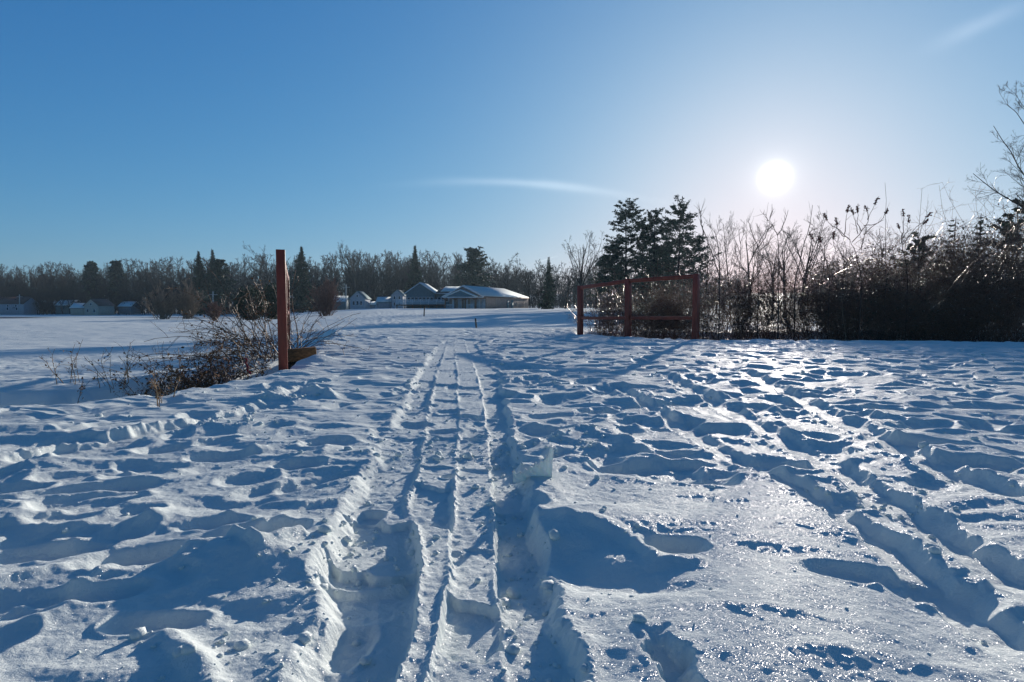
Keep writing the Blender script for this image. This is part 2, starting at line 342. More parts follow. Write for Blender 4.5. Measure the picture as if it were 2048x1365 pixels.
# wind and thaw have rounded everything but the fresh tracks
Z_raw = Z.copy()
for _ in range(2):
    for ax in (0, 1):
        Z[:] = (np.roll(Z, 2, ax)+np.roll(Z, 1, ax)+Z+np.roll(Z, -1, ax)+np.roll(Z, -2, ax))/5 if ax == 1 else np.concatenate([Z[:2], (Z[:-4]+Z[1:-3]+Z[2:-2]+Z[3:-1]+Z[4:])/5, Z[-2:]])
bw = 1-.85*sm(2.6, 5.5, RR); Z[:] = Z*bw+Z_raw*(1-bw); del Z_raw, bw
# sled and ski grooves running to the bridge: flat strips at staggered levels with low crumbly ridges between
LE = [(608,1400),(645,1228),(652,1099),(699,1001),(753,908),(805,815),(838,745),(872,700)]
ROWS = [1450, 1357, 1228, 1099, 1001, 908, 815, 745, 692, 665]
BND = [[575, 608, 645, 652, 699, 753, 805, 838, 874, 886], [765, 789, 830, 842, 815, 841, 856, 872, 892, 900], [850, 863, 885, 900, 908, 913, 918, 914, 909, 912], [1018, 1014, 1001, 994, 988, 980, 972, 955, 932, 926], [1180, 1160, 1115, 1073, 1060, 1030, 1013, 994, 952, 942]]
yy_ = np.array([at_z(1000, r)[1] for r in ROWS]); BX = [np.array([at_z(px, r)[0] for px, r in zip(bb, ROWS)]) for bb in BND]
msk = (Y > .9) & (Y < 17) & (np.abs(X) < 1.4); xx = X[msk]; yv = Y[msk]
nz1 = PN[2](xx*9, yv*5); nz2 = PN[5](xx*26, yv*26); nz3 = PN[6](xx*55, yv*55)
bx = [np.interp(yv, yy_, v) + a_*PN[k](xx*3+k, yv*4)+b_*nz2+b_*.5*nz3 for k, (v, a_, b_) in enumerate(zip(BX, (.045, .014, .010, .012, .04), (.005, .006, .005, .005, .006)))]
ed = [.09, .018, .013, .015, .05]
def segs_(seed, lv0, jit, fixed):        # level along a strip: constant runs with short steps between
    r = np.random.default_rng(seed); brk = [.8]; lev = []
    for yb, l in fixed: brk.append(yb); lev.append(l)
    while brk[-1] < 17: brk.append(brk[-1]+r.uniform(.18, .55)*(1+.12*brk[-1])); lev.append(lv0+r.uniform(-jit, jit))
    out_ = np.full(xx.shape, lev[0])
    yw = yv + .05*nz1 + .014*nz2 + (xx*.25*math.sin(seed))
    for k in range(1, len(lev)): out_ = out_ + (lev[k]-lev[k-1])*sm(-.010, .010, yw-brk[k])
    return out_
D = lambda r: at_z(1000, r)[1]
L4 = [segs_(1, -.036, .012, [(D(1130), -.090), (D(1040), -.062), (D(880), -.040)]), segs_(2, -.026, .014, [(D(1060), -.012), (D(975), -.040), (D(930), -.022), (D(860), -.030)]),
      segs_(3, -.026, .012, [(D(1290), -.030), (D(1195), -.062), (D(1080), -.030), (D(960), -.024), (D(900), -.036)]), segs_(4, -.042, .012, [(D(1230), -.040), (D(1000), -.066), (D(870), -.055)])]
dep = (L4[0])
for k in (1, 2, 3): dep = dep + (L4[k]-L4[k-1])*sm(-ed[k]/2, ed[k]/2, xx-bx[k])
m = sm(-ed[0]/2, ed[0]/2, xx-bx[0])*(1-sm(-ed[4]/2, ed[4]/2, xx-bx[4]))*sm(.9, 1.0, yv)*(1-sm(9, 15, yv))
rd = 0
for k, (h, wd) in enumerate(((.008, .026), (.017, .018), (.013, .013), (.013, .013), (.007, .026))):
    patch = np.clip(.55+1.3*PN[k](xx*2+9*k, yv*2.2), 0, 1.3); side = (.018 if k == 4 else (-.018 if k == 0 else 0))
    rd = rd + h*patch*np.exp(-((xx-bx[k]-side)/wd)**2)*(.55+.55*np.abs(nz2)+.45*np.abs(nz3)+.4*np.abs(nz1))
far_ = 1-.55*sm(3.5, 9, yv)
base = macro(xx, yv); loc = Z[msk]-base
Z[msk] = base + loc*(1-m*.80) + dep*m*far_*(.62+.6*np.clip(.5+PN[7](xx*.8+2, yv*1.3), 0, 1)) + rd*far_*(1-sm(11, 15, yv)) + m*.0025*nz2
for (px, py, la, lb, dp) in ((905,945,.05,.035,.018),(740,1010,.06,.05,.02),(950,870,.08,.05,.02),(1045,940,.06,.08,.03),(930,770,.12,.07,.02),(860,775,.12,.07,.02),(700,1240,.05,.09,.02),(1010,790,.1,.08,.02)):
    p = at_z(px, py); stamp(p[0], p[1], la, lb, 0, dp, rim=.006, sharp=12, fill=.6, wob=.25)
def bump_line(pts, wd, h, n=0.5):
    P = [at_z(p[0], p[1])[:2] for p in pts]; best = np.full(X.shape, 9.)
    for a, b in zip(P[:-1], P[1:]):
        d = b-a; l = np.hypot(*d); d = d/l; t = np.clip((X-a[0])*d[0]+(Y-a[1])*d[1], 0, l); best = np.minimum(best, np.hypot(X-a[0]-t*d[0], Y-a[1]-t*d[1]))
    q = best < wd*3; Z[q] += h*np.exp(-(best[q]/wd)**2)*(1+n*PN[3](X[q]*12, Y[q]*12)+n*.2*PN[4](X[q]*30, Y[q]*30))
bump_line([(1070, 1030), (1170, 1045), (1260, 1075), (1320, 1125), (1390, 1128)], .035, .022); bump_line([(640, 1130), (720, 1140), (800, 1128)], .018, .022); bump_line([(1010, 900), (1080, 885), (1160, 860), (1260, 885)], .03, .020)
bump_line([(840, 925), (905, 928)], .010, .012); bump_line([(870, 870), (930, 872), (970, 868)], .012, .014); bump_line([(930, 925), (975, 930)], .009, .010)
bump_line([(330, 1270), (380, 1300), (420, 1365)], .03, .03); bump_line([(440, 1075), (520, 1110), (600, 1075)], .02, .03); bump_line([(540, 795), (600, 775), (660, 790)], .07, .05)
for k in range(26):
    py = rng.uniform(700, 860); p = at_z(np.interp(py, [700, 860], [915, 905])+rng.normal()*90, py)
    stamp(p[0], p[1], rng.uniform(.05, .13), rng.uniform(.06, .14), rng.normal(0, .5), rng.uniform(.01, .025), rim=.007, sharp=8, fill=.5, wob=.2)
# older tracks fanning out to the right
line([(1230,770),(1330,830),(1440,900),(1600,975),(1750,1075),(1900,1200),(2080,1350)], .055, .036, .05, .8, rim=.005, hvar=.3, ragged=.015, ragf=7)
line([(1330,750),(1480,830),(1650,925),(1850,1050),(2080,1200)], .075, .040, .07, .8, rim=.005, hvar=.3, ragged=.02, ragf=7)
line([(1480,740),(1700,850),(1900,950),(2080,1015)], .085, .040, .08, .8, rim=.005, hvar=.3, ragged=.02, ragf=6)
line([(1300,1270),(1340,1330),(1400,1440)], .03, .03, .03, .6, ragged=.02)
line([(0,920),(200,880),(400,840),(560,800)], .10, .04, .06, .6, rim=.012, ragged=.03, ragf=7)
# crumbly grain on broken edges
gx, gy = np.gradient(Z); st = np.clip(np.hypot(gx/(rad[:, None]*.002), 0)-.25, 0, 1)
crumb = np.abs(PN[0](X*24, Y*24))*.009 + np.abs(PN[1](X*60, Y*60))*.004
Z += np.where(RR < 6, .0022*PN[4](X*22, Y*22)+.0012*PN[5](X*50, Y*50), 0)*(1-sm(3, 6, RR))
Z += np.where(RR < 8, crumb*(.12+.42*st)*(1-smooth_zone*.5), 0)
# a hollow in the snow round the left rail's foot and the timber edge
for (px_, py_, a_, b_, d_) in ((596,716,.30,.40,.16),):
    p = at_z(px_, py_); stamp(p[0], p[1], b_, a_, 1.9, d_, rim=.0, sharp=9, fill=.2, wob=.08)
ni, nj = X.shape
V = np.stack([X, Y, Z], -1).reshape(-1, 3)
ii, jj = np.meshgrid(np.arange(ni-1), np.arange(nj), indexing='ij'); j2 = (jj+1) % nj
F = np.stack([ii*nj+jj, ii*nj+j2, (ii+1)*nj+j2, (ii+1)*nj+jj], -1).reshape(-1, 4)[:, ::-1]
g = MB(); g.add(V, F)
g.v.append(np.array([[0, 0, Z[0].mean()]])); c = g.n; g.n += 1
g.f.append(np.stack([np.full(nj, c), (np.arange(nj)+1) % nj, np.arange(nj)], 1))
ground = g.build('snow_ground', M_SNOW, None, True); tag(ground, kind='structure')
def ZG(x, y):                      # height of the finished ground
    r = math.hypot(x, y); a = math.atan2(x, y); i = min(len(rad)-1, np.searchsorted(rad, r)); j = min(len(ang)-1, np.searchsorted(ang, a)); return float(Z[i, j])
# ------------------------------------------------------------------ growing things
def unit(v): return v/np.maximum(np.linalg.norm(v, axis=-1, keepdims=True), 1e-9)
def shoots(rng, P, D, Ln, K, wob, trop):
    n = len(P); pts = np.zeros((n, K+1, 3)); pts[:, 0] = P; D = unit(np.array(D, float)); st = (np.asarray(Ln)/K)
    st = np.broadcast_to(st, (n,))[:, None]; p = np.array(P, float)
    for k in range(K):
        D = unit(D + wob*rng.normal(size=(n, 3)) + np.array([0, 0, trop])); p = p + D*st; pts[:, k+1] = p
    return pts
def tubes(mb, pts, r0, r1, sides=3):
    n, K1, _ = pts.shape; K = K1-1; t = np.linspace(0, 1, K1)
    r0 = np.broadcast_to(np.asarray(r0, float), (n,)); r1 = np.broadcast_to(np.asarray(r1, float), (n,))
    rr = r0[:, None]*(1-t) + r1[:, None]*t
    mb.segs(pts[:, :-1].reshape(-1, 3), pts[:, 1:].reshape(-1, 3), rr[:, :-1].ravel(), rr[:, 1:].ravel(), sides)
def offspring(rng, pts, per, t0, t1, a0, a1, up=0.0):
    n, K1, _ = pts.shape; K = K1-1; i = np.repeat(np.arange(n), per); t = rng.uniform(t0, t1, len(i))
    f = np.minimum(t*K, K-1e-6); k = f.astype(int); w = (f-k)[:, None]
    a = pts[i, k]; b = pts[i, k+1]; P = a*(1-w)+b*w; d = unit(b-a)
    q = rng.normal(size=d.shape); q = unit(q - d*(q*d).sum(1, keepdims=True)); q[:, 2] += up; q = unit(q)
    an = np.radians(rng.uniform(a0, a1, len(i)))[:, None]
    return P, unit(d*np.cos(an)+q*np.sin(an)), t, i
def bare(rng, mb, H_, r, lv, base=(0, 0, 0), D=(0, 0, 1), wob=.06, K=8, r_end=.25, sides=5, stems=1, spread=0.0):
    P = np.tile(np.array(base, float), (stems, 1)); d = np.tile(np.array(D, float), (stems, 1)); d = d + spread*rng.normal(size=d.shape)*np.array([1, 1, 0])
    Ln = H_*rng.uniform(.85, 1.0, stems) if stems > 1 else np.array([H_])
    pts = shoots(rng, P, d, Ln, K, wob, .03); tubes(mb, pts, r, r*r_end, sides); rad_ = np.full(stems, r)
    for (per, t0, t1, a0, a1, lr, K2, wb, tp, rr, mn) in lv:
        P, d, t, i = offspring(rng, pts, per, t0, t1, a0, a1, .15)
        Ln2 = Ln[i]*lr*(1-.55*t)*rng.uniform(.7, 1.2, len(i)); pr = rad_[i]*(1-t*.75)
        pts = shoots(rng, P, d, Ln2, K2, wb, tp); r2 = np.maximum(pr*rr, mn); tubes(mb, pts, r2, np.maximum(r2*.35, mn*.7)); Ln = Ln2; rad_ = r2
    return pts
def root_obj(name, label, cat, loc, group=None, rz=0.0):
    e = empty(name, loc, rz); tag(e, label, cat, group); return e
def crown_tree(name, label, px, Y, top, kind='round', group=None, m=None, seed=0, w=1.0, base_z=None, X_=None, fine=.012, cat='tree', stems=1):
    x = (px-CX)/FPX*Y/1.0 if X_ is None else X_; x = at_y(px, 610, Y)[0] if X_ is None else X_
    bz = H(x, Y)-.1 if base_z is None else base_z; Ht = EYE + (HOR-top)/FPX*Y - bz
    rg_ = np.random.default_rng(seed+1000); e = root_obj(name, label, cat, (x, Y, bz), group); m = m or M_BARK
    tb = MB(); cb_ = MB(); mn = fine*Y/70
    if kind == 'round':
        pts = bare_split(rg_, tb, cb_, Ht, Ht*.022, [(9, .30, .95, 30, 62, .62*w, 6, .10, .05, .55, mn*1.6), (7, .2, 1, 25, 55, .50, 4, .13, .04, .6, mn), (6, .2, 1, 20, 50, .45, 3, .15, .03, .6, mn*.8), (3, .3, 1, 20, 50, .5, 2, .2, .0, .7, mn*.6)])
    elif kind == 'dense':
        pts = bare_split(rg_, tb, cb_, Ht, Ht*.015, [(20, .30, .95, 30, 62, .52*w, 7, .09, .04, .5, mn*1.6), (10, .12, 1, 25, 60, .42, 5, .12, .03, .5, mn), (8, .12, 1, 25, 60, .42, 4, .14, .02, .6, mn*.7), (4, .2, 1, 25, 60, .5, 3, .18, .0, .7, mn*.5)])
    elif kind == 'vase':
        pts = bare_split(rg_, tb, cb_, Ht, Ht*.02, [(8, .28, .6, 18, 40, .85*w, 7, .08, .10, .6, mn*1.6), (7, .35, 1, 20, 45, .42, 4, .12, .05, .6, mn), (6, .3, 1, 20, 50, .45, 3, .16, .0, .6, mn*.8), (3, .3, 1, 25, 60, .5, 2, .2, -.05, .7, mn*.6)])
    elif kind == 'slim':
        pts = bare_split(rg_, tb, cb_, Ht, Ht*.011, [(13, .25, .95, 22, 45, .40*w, 5, .10, .08, .5, mn*1.3), (6, .2, 1, 20, 50, .45, 3, .14, .05, .6, mn), (4, .2, 1, 20, 50, .5, 2, .16, .02, .7, mn*.8)])
    elif kind == 'willow':
        pts = bare_split(rg_, tb, cb_, Ht, Ht*.008, [(11, .06, .9, 12, 42, .36*w, 5, .07, .05, .6, mn), (6, .2, 1, 10, 40, .5, 3, .1, .03, .7, mn*.8), (3, .2, 1, 15, 45, .5, 2, .12, .02, .7, mn*.7)], stems=34, spread=.36*w)
    tb.build('trunk', m, e); cb_.build('crown', m, e); return e
def bare_split(rng, tb, cb_, H_, r, lv, stems=1, spread=0.0):
    P = rng.normal(size=(stems, 3))*np.array([1, 1, 0])*(H_*.055 if stems > 1 else 0); d = np.tile(np.array([0, 0, 1.]), (stems, 1)) + spread*rng.normal(size=(stems, 3))*np.array([1, 1, 0])
    Ln = np.full(stems, H_*.93)*(rng.uniform(.8, 1.0, stems)*np.exp(-.9*(d[:, 0]**2+d[:, 1]**2)) if stems > 1 else 1)
    pts = shoots(rng, P, d, Ln, 9, .05 if stems == 1 else .03, .02); tubes(tb, pts, r, r*.12, 6 if stems == 1 else 4); rad_ = np.full(stems, r)
    for (per, t0, t1, a0, a1, lr, K2, wb, tp, rr, mn) in lv:
        P, d, t, i = offspring(rng, pts, per, t0, t1, a0, a1, .15)
        Ln2 = Ln[i]*lr*(1-.5*t)*rng.uniform(.75, 1.2, len(i)); pr = rad_[i]*(1-t*.8)
        pts = shoots(rng, P, d, Ln2, K2, wb, tp); r2 = np.maximum(pr*rr, mn); tubes(cb_, pts, r2, np.maximum(r2*.3, mn*.7)); Ln = Ln2; rad_ = r2
    return pts
def conifer_mesh(rng, Ht, Rd, kind='spruce', leaf=.4, dens=1.0):
    tb = MB(); cb_ = MB(); pts = shoots(rng, np.zeros((1, 3)), np.array([[0, 0, 1.]]), np.array([Ht]), 8, .015, .02); tubes(tb, pts, Ht*.014, Ht*.002, 6)
    nW = int(Ht*(2.6 if kind == 'spruce' else 3.0)); P = []; D = []; Ln = []; T = []
    for k in range(nW):
        t = (k+.5)/nW; t = .06+.94*t if kind == 'spruce' else .20+.80*t
        if kind == 'spruce': l = Rd*(1-t)**.95*rng.uniform(.75, 1.2)*(1 if k % 3 else .78)+.04; nb = 7
        else: l = Rd*(.40+.60*min(1, (1-t)*2.6))*rng.uniform(.75, 1.1); nb = rng.integers(1, 6)
        for a in rng.uniform(0, 2*math.pi, nb):
            el = (-.28+.75*t) if kind == 'spruce' else rng.uniform(-.1, .45)+1.6*max(0, t-.72)
            ll = l*rng.uniform(.75, 1.1) if kind == 'spruce' else l*rng.choice([.55, .9, 1.25])*rng.uniform(.8, 1.1)
            P.append((0, 0, t*Ht*.985+rng.uniform(-.1, .1)*(1-t))); D.append((math.cos(a), math.sin(a), el)); Ln.append(ll); T.append(t)
    P = np.array(P); D = np.array(D); Ln = np.array(Ln); T = np.array(T); b = shoots(rng, P, D, Ln, 4, .08, .03 if kind == 'spruce' else .05); tubes(cb_, b, .02+.02*Ht/20, .012)
    lf = MB(); tp = np.clip(1.25-T, .25, 1) if kind == 'spruce' else np.ones(len(T))
    per = int((7 if kind == 'spruce' else 7)*dens); p2, d2, t2, i2 = offspring(rng, b, per, .12 if kind == 'spruce' else .45, 1, 30, 70)
    d2[:, 2] *= .3; s2 = shoots(rng, p2, d2, Ln[i2]*(.30 if kind == 'spruce' else .26)*(1.15-t2*.6), 3, .1, .03); tubes(cb_, s2, .014, .008)
    n3 = int((6 if kind == 'spruce' else 8)*dens); p3, d3, t3, i3 = offspring(rng, s2, n3, 0, 1, 10, 60)
    lf.leaves(p3+rng.normal(size=p3.shape)*leaf*.22*np.array([1, 1, .35]), leaf*tp[i2][i3], rng, .55)
    p4, d4, t4, i4 = offspring(rng, b, per, .1 if kind == 'spruce' else .55, 1, 10, 60); lf.leaves(p4, leaf*tp[i4], rng, .5)
    return tb, cb_, lf
def conifer(name, label, px, Y, top, Rpx, kind='spruce', group=None, seed=0, leaf=.45, dens=1.0, m=None, bz=None):
    x = at_y(px, 610, Y)[0]; bz = H(x, Y)-.1 if bz is None else bz; Ht = EYE+(HOR-top)/FPX*Y-bz; rg_ = np.random.default_rng(seed+500)
    e = root_obj(name, label, 'tree', (x, Y, bz), group); tb, cb_, lf = conifer_mesh(rg_, Ht, Rpx*Y/FPX, kind, leaf, dens)
    tb.build('trunk', M_BARK, e); c = lf.build('crown', m or (M_NEEDLE if kind == 'spruce' else M_PINE), e); cb_.build('branch', M_BARK, c); return e
# ------------------------------------------------------------------ the two red railings of the footbridge
def railing(name, label, posts, low, w=.105):
    # posts: (px, depth, y of top in the photo)
    e0 = at_y(posts[0][0], posts[0][2], posts[0][1]); bz = ZG(e0[0], e0[1])
    e = root_obj(name, label, 'railing', (e0[0], e0[1], bz), 'red railings of the footbridge'); off = np.array([e0[0], e0[1], bz])
    tops = [at_y(p[0], p[2], p[1])-off for p in posts]
    run = unit(tops[-1]-tops[0]); up = np.array([0, 0, 1.])
    for t in tops:
        b = MB(); z0 = min(ZG(t[0]+off[0], t[1]+off[1]), 0.0)-.5-off[2]; b.beam((t[0], t[1], z0), (t[0], t[1], t[2]), w, w, up=(run[0], run[1], 0)); o = b.build('post', M_RED, e)
        bv = o.modifiers.new('bevel', 'BEVEL'); bv.width = .006; bv.segments = 2
    for k in range(len(tops)-1):
        a, c = tops[k], tops[k+1]; d = unit(c-a); b = MB(); b.beam(a+d*w*.48-up*.052, c-d*w*.48-up*.052, w*.86, .085); o = b.build('top_rail', M_RED, e)
        bv = o.modifiers.new('bevel', 'BEVEL'); bv.width = .006; bv.segments = 2
        la, lc = np.array([a[0], a[1], low[k]-off[2]]), np.array([c[0], c[1], low[k+1]-off[2]]); d = unit(lc-la)
        b = MB(); b.beam(la+d*w*.48, lc-d*w*.48, w*.7, .075); o = b.build('lower_rail', M_RED, e)
        bv = o.modifiers.new('bevel', 'BEVEL'); bv.width = .005; bv.segments = 2
    return e
railing('bridge_railing', 'red railing left of the path seen end on, its near post rising from the hollow', [(561, 7.25, 500), (566.5, 9.9, 531), (573, 13.0, 553)], [.73, .64, .57])
railing('bridge_railing', 'red three-post railing standing before the thicket right of the path', [(1393, 12.8, 548), (1257, 13.7, 558), (1161, 15.0, 572)], [.47, .45, .42], .115)
_q = at_y(598, 712, 8.3); e = root_obj('timber_edge', 'brown timber edge of the footbridge bare of snow beside the red post', 'bridge edge', tuple(_q))
b = MB(); b.beam((-.21, -.06, .0), (.19, .14, .03), .14, .17); o = b.build('beam', M_WOOD, e); bv = o.modifiers.new('bevel', 'BEVEL'); bv.width = .008
b = MB(); b.beam((-.20, .02, -.15), (.15, .20, -.12), .10, .12); b.build('footing', M_DARK, e)
# small markers and poles
def stake(name, label, cat, px, base, top, Y, r, m, px2=None, extra=None, grp=None):
    a = at_y(px, base, Y); t = at_y(px2 or px, top, Y); z = ZG(a[0], a[1]); e = root_obj(name, label, cat, (a[0], a[1], min(z, a[2])), grp)
    o_ = np.array([a[0], a[1], min(z, a[2])]); b = MB(); b.segs([a-o_-np.array([0, 0, .2])], [t-o_], [r], [r*.9], 8); b.build('pole', m, e)
    return e, o_, t
stake('marker_stake', 'thin dark leaning stake in the shaded snow beyond the path', 'stake', 954, 660, 638, 24, .035, M_DARK, 951)
stake('marker_stake', 'short dark stake on the lit rise before the clubhouse deck', 'stake', 848, 629, 613, 60, .06, M_DARK, 849)
def upole(label, px, base, top, Y):
    e, o_, t = stake('utility_pole', label, 'pole', px, base, top, Y, .16, M_POLE, grp='poles by the far houses')
    b = MB(); q = t-o_; b.beam(q+np.array([-1.1, 0, -.7]), q+np.array([1.1, 0, -.7]), .12, .14); b.build('cross_arm', M_POLE, e)
M_POLE = mat('weathered_pole', (.36, .40, .40), .8, .15, 3)
upole('pale utility pole left of the small white gabled house', 692, 612, 570, 170)
upole('pale utility pole standing by the long white house at far left', 39, 625, 590, 225)
upole('pale utility pole among trees behind the left bramble', 426, 612, 584, 150)
M_PINK = mat('pink_tape', (.55, .02, .06), .5, .15, 10)
e = root_obj('marker_flag', 'pink red survey tape tied to a thin stick on the shaded bank', 'marker', tuple(at_y(497, 752, 7.3)))
b = MB(); b.segs([(0, 0, -.2)], [(-.03, 0, .26)], [.006], [.005], 6); b.build('stick', M_DRY, e)
b = MB()
for k in range(7):
    t = k/7; z0 = .22-.2*t; z1 = .22-.2*(t+1/7); a0 = -.035+.05*t+.012*math.sin(k*2.1); a1 = -.035+.05*(t+1/7)+.012*math.sin((k+1)*2.1); w_ = .030
    b.add([(a0-w_/2, .01*math.sin(k), z0), (a0+w_/2, .01*math.cos(k), z0), (a1+w_/2, .01*math.cos(k+1), z1), (a1-w_/2, .01*math.sin(k+1), z1)], np.array([[0, 1, 2, 3]]))
o = b.build('tape', M_PINK, e); sd_ = o.modifiers.new('solid', 'SOLIDIFY'); sd_.thickness = .003
# ------------------------------------------------------------------ brambles and weeds on the left bank
def canes_obj(name, label, cat, base, n, dirv, spread, Ln, drop, r, seed, K=9, twigs=6, tl=.32, leaves=0, leaf=.05, wob=.13, group=None, bspread=.15, m=None, lm=None, tw2=2, up0=0):
    rg_ = np.random.default_rng(seed); e = root_obj(name, label, cat, base, group)
    P = rg_.normal(size=(n, 3))*np.array([bspread, bspread, 0.02]); d = np.array(dirv) + spread*rg_.normal(size=(n, 3)); d[:, 2] = np.abs(d[:, 2])+up0
    L_ = rg_.uniform(Ln*.55, Ln, n); a = shoots(rg_, P, d, L_, K, wob, -drop); mb = MB(); tubes(mb, a, r*rg_.uniform(.7, 1.3, n), r*.45, 4)
    P2, d2, t, i = offspring(rg_, a, twigs, .2, 1, 30, 75); s2 = shoots(rg_, P2, d2, L_[i]*tl*rg_.uniform(.3, 1, len(i)), 4, .2, -.02); tubes(mb, s2, r*.5, r*.28, 3)
    if tw2:
        P3, d3, t, j = offspring(rg_, s2, tw2, .2, 1, 30, 75); s3 = shoots(rg_, P3, d3, L_[i][j]*tl*.35*rg_.uniform(.3, 1, len(j)), 3, .2, 0); tubes(mb, s3, r*.32, r*.2, 3)
    mb.build('stem', m or M_CANE, e)
    if leaves:
        q = np.concatenate([s2.reshape(-1, 3), a[:, 3:].reshape(-1, 3)]); q = q[rg_.integers(0, len(q), leaves)]; lb = MB(); lb.leaves(q+rg_.normal(size=q.shape)*leaf*.4, leaf, rg_); lb.build('foliage', lm or M_DLEAF, e)
    return e
def gp(px, py, Y, sink=.05):
    a = at_y(px, py, Y); return (float(a[0]), float(a[1]), ZG(a[0], a[1])-sink)
canes_obj('bramble_bush', 'large tangle of dark arching bramble canes left of the near red post', 'bush', (-3.75, 9.0, -.05), 40, (-.70, .0, .66), .40, 1.7, .08, .0062, 21, leaves=260, leaf=.045, up0=.05, bspread=.22)
canes_obj('bramble_bush', 'upright dark canes crowded against the left side of the red post', 'bush', (-3.45, 8.7, -.05), 16, (-.25, .1, 1.0), .30, 1.30, .05, .0075, 22, leaves=120, leaf=.04, up0=.3, bspread=.15)
canes_obj('thin_shrub', 'dark stems fanning up right of the red post toward the path', 'bush', (-3.50, 9.7, -.05), 11, (.42, .1, 1.0), .26, 1.1, .03, .006, 23, twigs=7, up0=.3, bspread=.10)
canes_obj('bramble_bush', 'long low arching canes reaching right of the red post over the snow', 'bush', (-3.65, 10.2, -.03), 5, (1.0, .0, .55), .16, 1.7, .075, .006, 24, twigs=5, tl=.22, up0=.1, bspread=.06)
canes_obj('leafy_bush', 'russet bush with clinging dead leaves on the shaded bank', 'bush', (-3.75, 7.3, -.45), 60, (-.05, 0, .8), .60, .85, .06, .006, 25, leaves=1500, leaf=.038, up0=.1, bspread=.22, tl=.4)
canes_obj('leafy_bush', 'brown leaf clump between the russet bush and the dry weeds', 'bush', (-4.15, 6.9, -.42), 30, (-.15, 0, .7), .60, .62, .08, .005, 26, leaves=500, leaf=.034, up0=.1, bspread=.22, tl=.4)
canes_obj('leafy_bush', 'low brown leaf clump under the arching bramble canes', 'bush', (-3.75, 8.1, -.22), 26, (-.3, 0, .6), .60, .85, .07, .006, 27, leaves=260, leaf=.036, up0=.1, bspread=.25, tl=.4)
for k, (px, py, Y, n, Ln, lab) in enumerate(((150, 775, 7.6, 6, .75, 'sparse dry weed stalks farthest left beyond the plateau edge'), (235, 770, 7.2, 12, .62, 'dry curled weed stalks left of the brown leaf clump'), (325, 790, 5.15, 5, .30, 'two short dry weeds rooted on the near snow edge'),
        (345, 735, 7.4, 4, .95, 'tall single bowed stalk rising left of the russet bush'), (430, 765, 6.4, 9, .50, 'short dry weeds right of the russet bush'))):
    base = gp(px, py, Y, .03) if py < 780 else tuple(at_z(px, py+8, 0))
    base = (base[0], base[1], ZG(base[0], base[1])-.03)
    canes_obj('dry_weed', lab, 'weed', base, n, (-.1, 0, 1), .25, Ln, .05, .0045, 40+k, twigs=5, leaves=n*6, leaf=.03, up0=.3, bspread=.12, m=M_DRY, lm=M_DLEAF, tw2=1, group='dry weeds on the left bank')
# ------------------------------------------------------------------ thicket right of the path
M_THK = mat('thicket_cane', (0.12, 0.055, 0.035), .32, .5, 7, spec=.6, col2=(0.24, 0.11, 0.055))
M_THL = mat('thicket_leaf', (0.10, 0.05, 0.026), .6, .5, 5, spec=.5, col2=(0.22, 0.085, 0.035))
M_THG = mat('thicket_green', (0.022, 0.032, 0.014), .5, .5, 5, spec=.5, col2=(0.055, 0.06, 0.03))
GT = 'thicket shrubs beyond the snow crest'
SH = [ # px, depth, top y, spread, canes, leaves, label
 (1200, 17.5, 590, .45, 26, 500, 'sparse bramble shrub behind the far end of the right railing'),
 (1240, 17.8, 570, .60, 60, 2600, 'dark tangled shrub seen through the left bay of the right railing'),
 (1300, 17.2, 556, .70, 90, 3600, 'dark tangled shrub seen through the middle of the wide railing bay'),
 (1350, 18.2, 548, .75, 100, 3600, 'dark tangled shrub just left of the nearest right railing post'),
 (1425, 17.0, 540, .70, 90, 2600, 'tangled shrub just right of the nearest right railing post'),
 (1480, 18.6, 530, .80, 95, 2600, 'tangled shrub below the first forked sapling'),
 (1545, 17.2, 540, .70, 85, 2600, 'tangled shrub straight below the sun'),
 (1600, 18.6, 515, .80, 100, 2800, 'tangled shrub right of the sun column with pale twigs'),
 (1650, 16.6, 540, .70, 90, 3200, 'dark shrub behind the pale dried flower heads'),
 (1700, 18.4, 500, .85, 110, 4200, 'dark tall shrub below the main sumac'),
 (1755, 16.8, 520, .80, 110, 4200, 'dark tangled shrub right of the dried flower heads'),
 (1805, 18.6, 478, .90, 120, 4600, 'dark tall shrub below the second sumac'),
 (1860, 16.6, 510, .85, 120, 4600, 'dark shrub left of the small pointed evergreen'),
 (1915, 18.2, 458, .95, 130, 5000, 'dark tall shrub under the small pointed evergreen'),
 (1965, 16.2, 462, .90, 130, 5000, 'very dark shrub near the right frame edge with bright twigs'),
 (2020, 17.6, 425, 1.0, 140, 5600, 'very dark tall shrub at the right frame edge'),
 (2100, 16.5, 425, 1.0, 130, 5000, 'very dark shrub cut by the right frame edge')]
